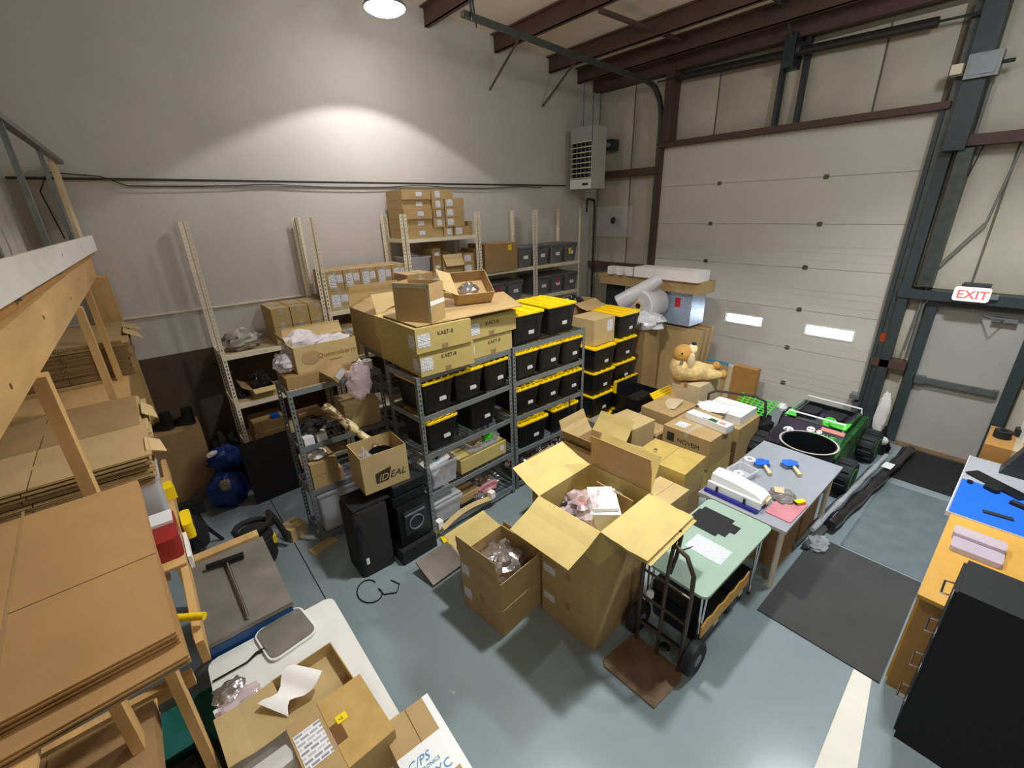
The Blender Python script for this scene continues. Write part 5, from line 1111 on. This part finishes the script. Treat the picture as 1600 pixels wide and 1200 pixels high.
o = MB().box(0, 0, 0, .74, .345, .02).build('cowl', 'truck_purple', t); o.matrix_local = cow
for i, (u, v, r) in enumerate(((.14, .12, .065), (.37, .24, .05), (.47, .235, .035))):
    o = MB().lathe([(r, 0), (r*.9, .008), (r*.3, .012)], 16).build('skull_decal', 'white_plastic', t, 40); o.matrix_local = cow @ Matrix.Translation((u, v, .021))
    for dx in (-.4, .4): e_ = MB().lathe([(r*.24, 0), (r*.22, .004)], 10).build('eye_mark', 'red_ink' if i else 'ink', o); e_.location = (dx*r, 0, .009)
o = MB().box(0, 0, 0, .26, .06, .006).build('name_plate', 'truck_salmon', t); o.matrix_local = cow @ Matrix.Translation((.47, .27, .021))
o = MB().prism([(.32, .0), (.74, 0), (.74, .24), (.62, .2), (.5, .22), (.40, .14)], 0, .004).build('green_flame', 'truck_green', t); o.matrix_local = cow @ Matrix.Translation((0, 0, .0205))
for i, (tx_, y_) in enumerate((('GRAVE', .15), ('DIGGER', .06))):
    o = link('printed_text', text_mesh(tx_, .095, 'lime', .002, True, shear=.2), t); o.matrix_local = cow @ Matrix.Translation((.36-.03*i, y_, .026))
for y in (.2, .42, .64): MB().box(-.17, y, .22, -.14, y+.08, .30).build('front_guard', 'lime', t)
mb = MB()
for i in range(7): mb.tube([(6.72+.0*i, 2.20+.07*i, .40), (7.0, 2.14+.08*i, .55)], .010, 5); mb.tube([(6.70+.05*i, 2.18, .40+.02*i), (6.72+.05*i, 2.70, .42+.02*i)], .010, 5)
o = mb.build('green_net', 'lime'); tag(o, 'bright green plastic netting heaped left of the toy truck', 'netting')
bag('dark heap of toy parts under the green netting', (6.85, 2.42, 0), .3, .28, .42, 'black_soft', 191, name='toy_parts', cat='toy parts')
tag(MB().lathe([(.07, 0), (.075, .04), (.04, .09), (.0, .1)], 16, (7.1, 2.12, .42)).build('skull_ball', 'white_plastic', None, 40), 'small white skull-like ball on the dark toy heap', 'toy part')
tag(MB().lathe([(.22, 0), (.28, .70), (.30, .71), (.30, .73), (.27, .73), (.20, .02)], 36, (5.60, 1.32, 0.003), cap=(1, 1)).build('round_tub', 'black_plastic', None, 40), 'tall round black tub with a bright rim behind the grey desk', 'tub')
o = bpy.data.objects['round_tub']; MB().lathe([(.298, .731), (.304, .738), (.282, .738)], 36, (5.60, 1.32, .003), cap=(0, 0)).build('bright_rim', 'exit_paint', o, 60)
for i, (a, b, r, mm) in enumerate((((4.50, .99, .05), (6.9, .86, .05), .03, 'galv'), ((4.62, .90, .05), (7.4, .70, .05), .035, 'galv'), ((4.9, .93, .09), (7.3, .80, .10), .028, 'clear_film'), ((5.1, .83, .10), (7.7, .62, .10), .06, 'foil_dark'))):
    a, b = Vector(a), Vector(b); n = 14
    o = MB().tube([a.lerp(b, k/n)+Vector((0, 0, .008*math.sin(k*2.1) if i > 1 else 0)) for k in range(n+1)], [r*(1+(.18*math.sin(k*1.9) if i > 1 else 0)) for k in range(n+1)], 4 if i < 2 else 9).build('metal_profile' if i < 2 else 'wrapped_profile', mm, None, 40)
    tag(o, ('bare grey metal profile on the floor nearest the grey desk', 'bare grey metal profile on the floor beside the wrapped bundle', 'clear wrapped profile lying on the metal profiles', 'long profile bundle wrapped in shiny film nearest the exit door')[i], 'metal profile')
slab('white sticker on the shiny wrapped profile bundle', 'paper_tag', 'paper', (6.75, .66, .172), (.18, .10, .003), -5, 'label_paper')
bag('crumpled shiny film end at the near end of the profiles', (4.78, .84, .0), .14, .10, .10, 'clear_film', 195, smooth=25, name='film_end')
bag('torn white insulation bulging at the floor beside the exit door frame', (7.98, 1.07, .08), .05, .08, .68, 'white_foam', 197, name='torn_insulation', cat='insulation', flat=False, amp=.2)
t = thing('black_figure', 'small black toy part with a white ball beside the truck wheel', 'toy part', (7.55, .92, 0)); MB().lathe([(.10, 0), (.12, .1), (.05, .25), (.015, .42)], 14).build('body', 'black_plastic', t, 50); b = MB(); ell(b, (-.08, -.02, .22), (.06, .06, .06)); b.build('white_ball', 'white_plastic', t, 60)

# ---------------- right side ----------------
t = thing('maple_bench', 'maple-coloured low cabinet bench along the right edge', 'cabinet', (3.52, -1.0, 0))
MB().box(0, 0, .86, 1.27, 1.01, .89).build('top', 'desk_maple', t); MB().box(.02, .02, 0, 1.25, .99, .86).build('body', 'osb_brown', t)
for i in range(3): MB().box(.03+i*.41, .99, .06, .42+i*.41, 1.005, .84).build('door', 'desk_maple', t)
t = thing('desk', 'white-edged desk with a bright blue top by the exit door', 'desk', (4.80, -1.0, 0))
MB().box(0, 0, .86, 1.34, 1.04, .895).build('top', 'desk_grey', t); MB().box(-.004, -.0, .855, -.0, 1.045, .9).build('edge_band', 'white_plastic', t); MB().box(0, 1.04, .855, 1.34, 1.045, .9).build('edge_band', 'white_plastic', t)
for x in (.04, 1.24): MB().box(x, .05, 0, x+.05, 1.0, .86).build('side_panel', 'desk_grey', t)
slab('bright blue work mat covering the near half of the desk', 'work_mat', 'mat', (4.81, -.98, .8955), (.72, 1.01, .004), 0, 'desk_blue')
o = slab('long black flat keyboard lying askew on the desk', 'keyboard', 'keyboard', (5.42, -.34, .905), (.13, .44, .014), -34, 'black_plastic')
slab('black computer mouse on the blue mat', 'computer_mouse', 'mouse', (5.40, -.20, .90), (.07, .11, .035), -30, 'black_plastic', r=.025)
slab('small black cap beside the keyboard on the blue mat', 'black_button', 'button', (5.46, -.05, .90), (.05, .04, .02), 10, 'black_plastic', r=.015)
slab('grey metal ruler-like tool lying on the blue mat', 'metal_tool', 'tool', (5.0, -.34, .90), (.045, .18, .012), 8, 'steel_dark')
slab('black and red tool near the edge of the blue mat', 'black_tool', 'tool', (5.25, -.42, .90), (.05, .14, .03), -20, 'black_matte')
t = thing('computer_tower', 'dark grey slanted computer case standing on the desk', 'computer', (5.90, -.80, .896), 0); MB().loft([[(0, 0, 0), (.2, 0, 0), (.2, .62, 0), (0, .62, 0)], [(.0, .02, .34), (.18, .02, .34), (.18, .50, .34), (.0, .50, .34)]]).build('case', 'tube_grey' if False else 'steel_dark', t)
carton('orange-brown carton standing behind the desk by the exit door', (6.30, -.48, 0), .6, .46, 1.0, 0, None, 'osb_brown', 'tape_clear')
for i, (x, y) in enumerate(((6.6, -.12), (6.78, -.26))): tag(MB().lathe([(.07, 0), (.07, .08), (.03, .08), (.03, 0)], 18, (x, y, 1.002), cap=(0, 0)).build('tape_roll', 'rubber_black', None, 40), 'dark tape roll on the orange-brown carton, %s' % ('left', 'right')[i], 'tape roll', 'dark tape rolls')
c = carton('white box with a red panel on the orange-brown carton', (6.62, -.46, 1.003), .22, .20, .22, 10, None, 'white_plastic', None); sticker(c, 'front', .22, .2, .22, .04, .06, .12, .1, 'red_plastic', 'red_panel'); sticker(c, 'left', .22, .2, .22, .04, .06, .12, .1, 'red_plastic', 'red_panel')
t = thing('soap_box', 'frosted pinkish plastic case on the maple bench', 'case', (4.22, -.33, .892), 0)
MB().loft([rrect(.16, .28, .02, 0), rrect(.16, .28, .02, .04)]).build('base', 'soap_pink', t, 40); MB().loft([rrect(.13, .29, .02, .0, .165, .0), rrect(.13, .29, .02, .065, .165, .0)]).build('lid', 'soap_pink', t, 40)
t = thing('drawer_cabinet', 'tall black drawer cabinet with wire loop handles at the lower right', 'cabinet', (3.14, -.88, 0))
MB().box(0, 0, 0, .36, .74, 1.30).build('carcass', 'cabinet_black', t)
for i in range(4):
    z = .05+i*.31; d_ = MB().box(.012, .74, z, .348, .755, z+.30).build('drawer', 'kraft_dark' if False else 'black_matte', t)
    MB().tube([(.10, .755, z+.2), (.10, .80, z+.19), (.24, .80, z+.19), (.24, .755, z+.2)], .006, 6).build('handle', 'chrome', d_)
    MB().box(.03, .7552, z+.22, .09, .757, z+.26).build('card_holder', 'plastic_frost', d_)
t = thing('stair_handrail', 'white painted sloping handrail board rising in the lower right foreground', 'handrail', (0, 0, 0))
a, b = Vector((2.47, .085, 1.0)), Vector((1.09, .02, 2.0)); dr = (b-a).normalized(); side = Vector((0, 1, 0)); up = dr.cross(side)*-1
b = a+dr*2.1
MB().loft([[p+side*.04, p-side*.04, p-side*.04-up*.035, p+side*.04-up*.035] for p in (a, b)]).build('rail', 'white_paint', t)
MB().box(2.40, .05, 0, 2.47, .12, .96).build('newel_post', 'frame_dark', t) if False else None
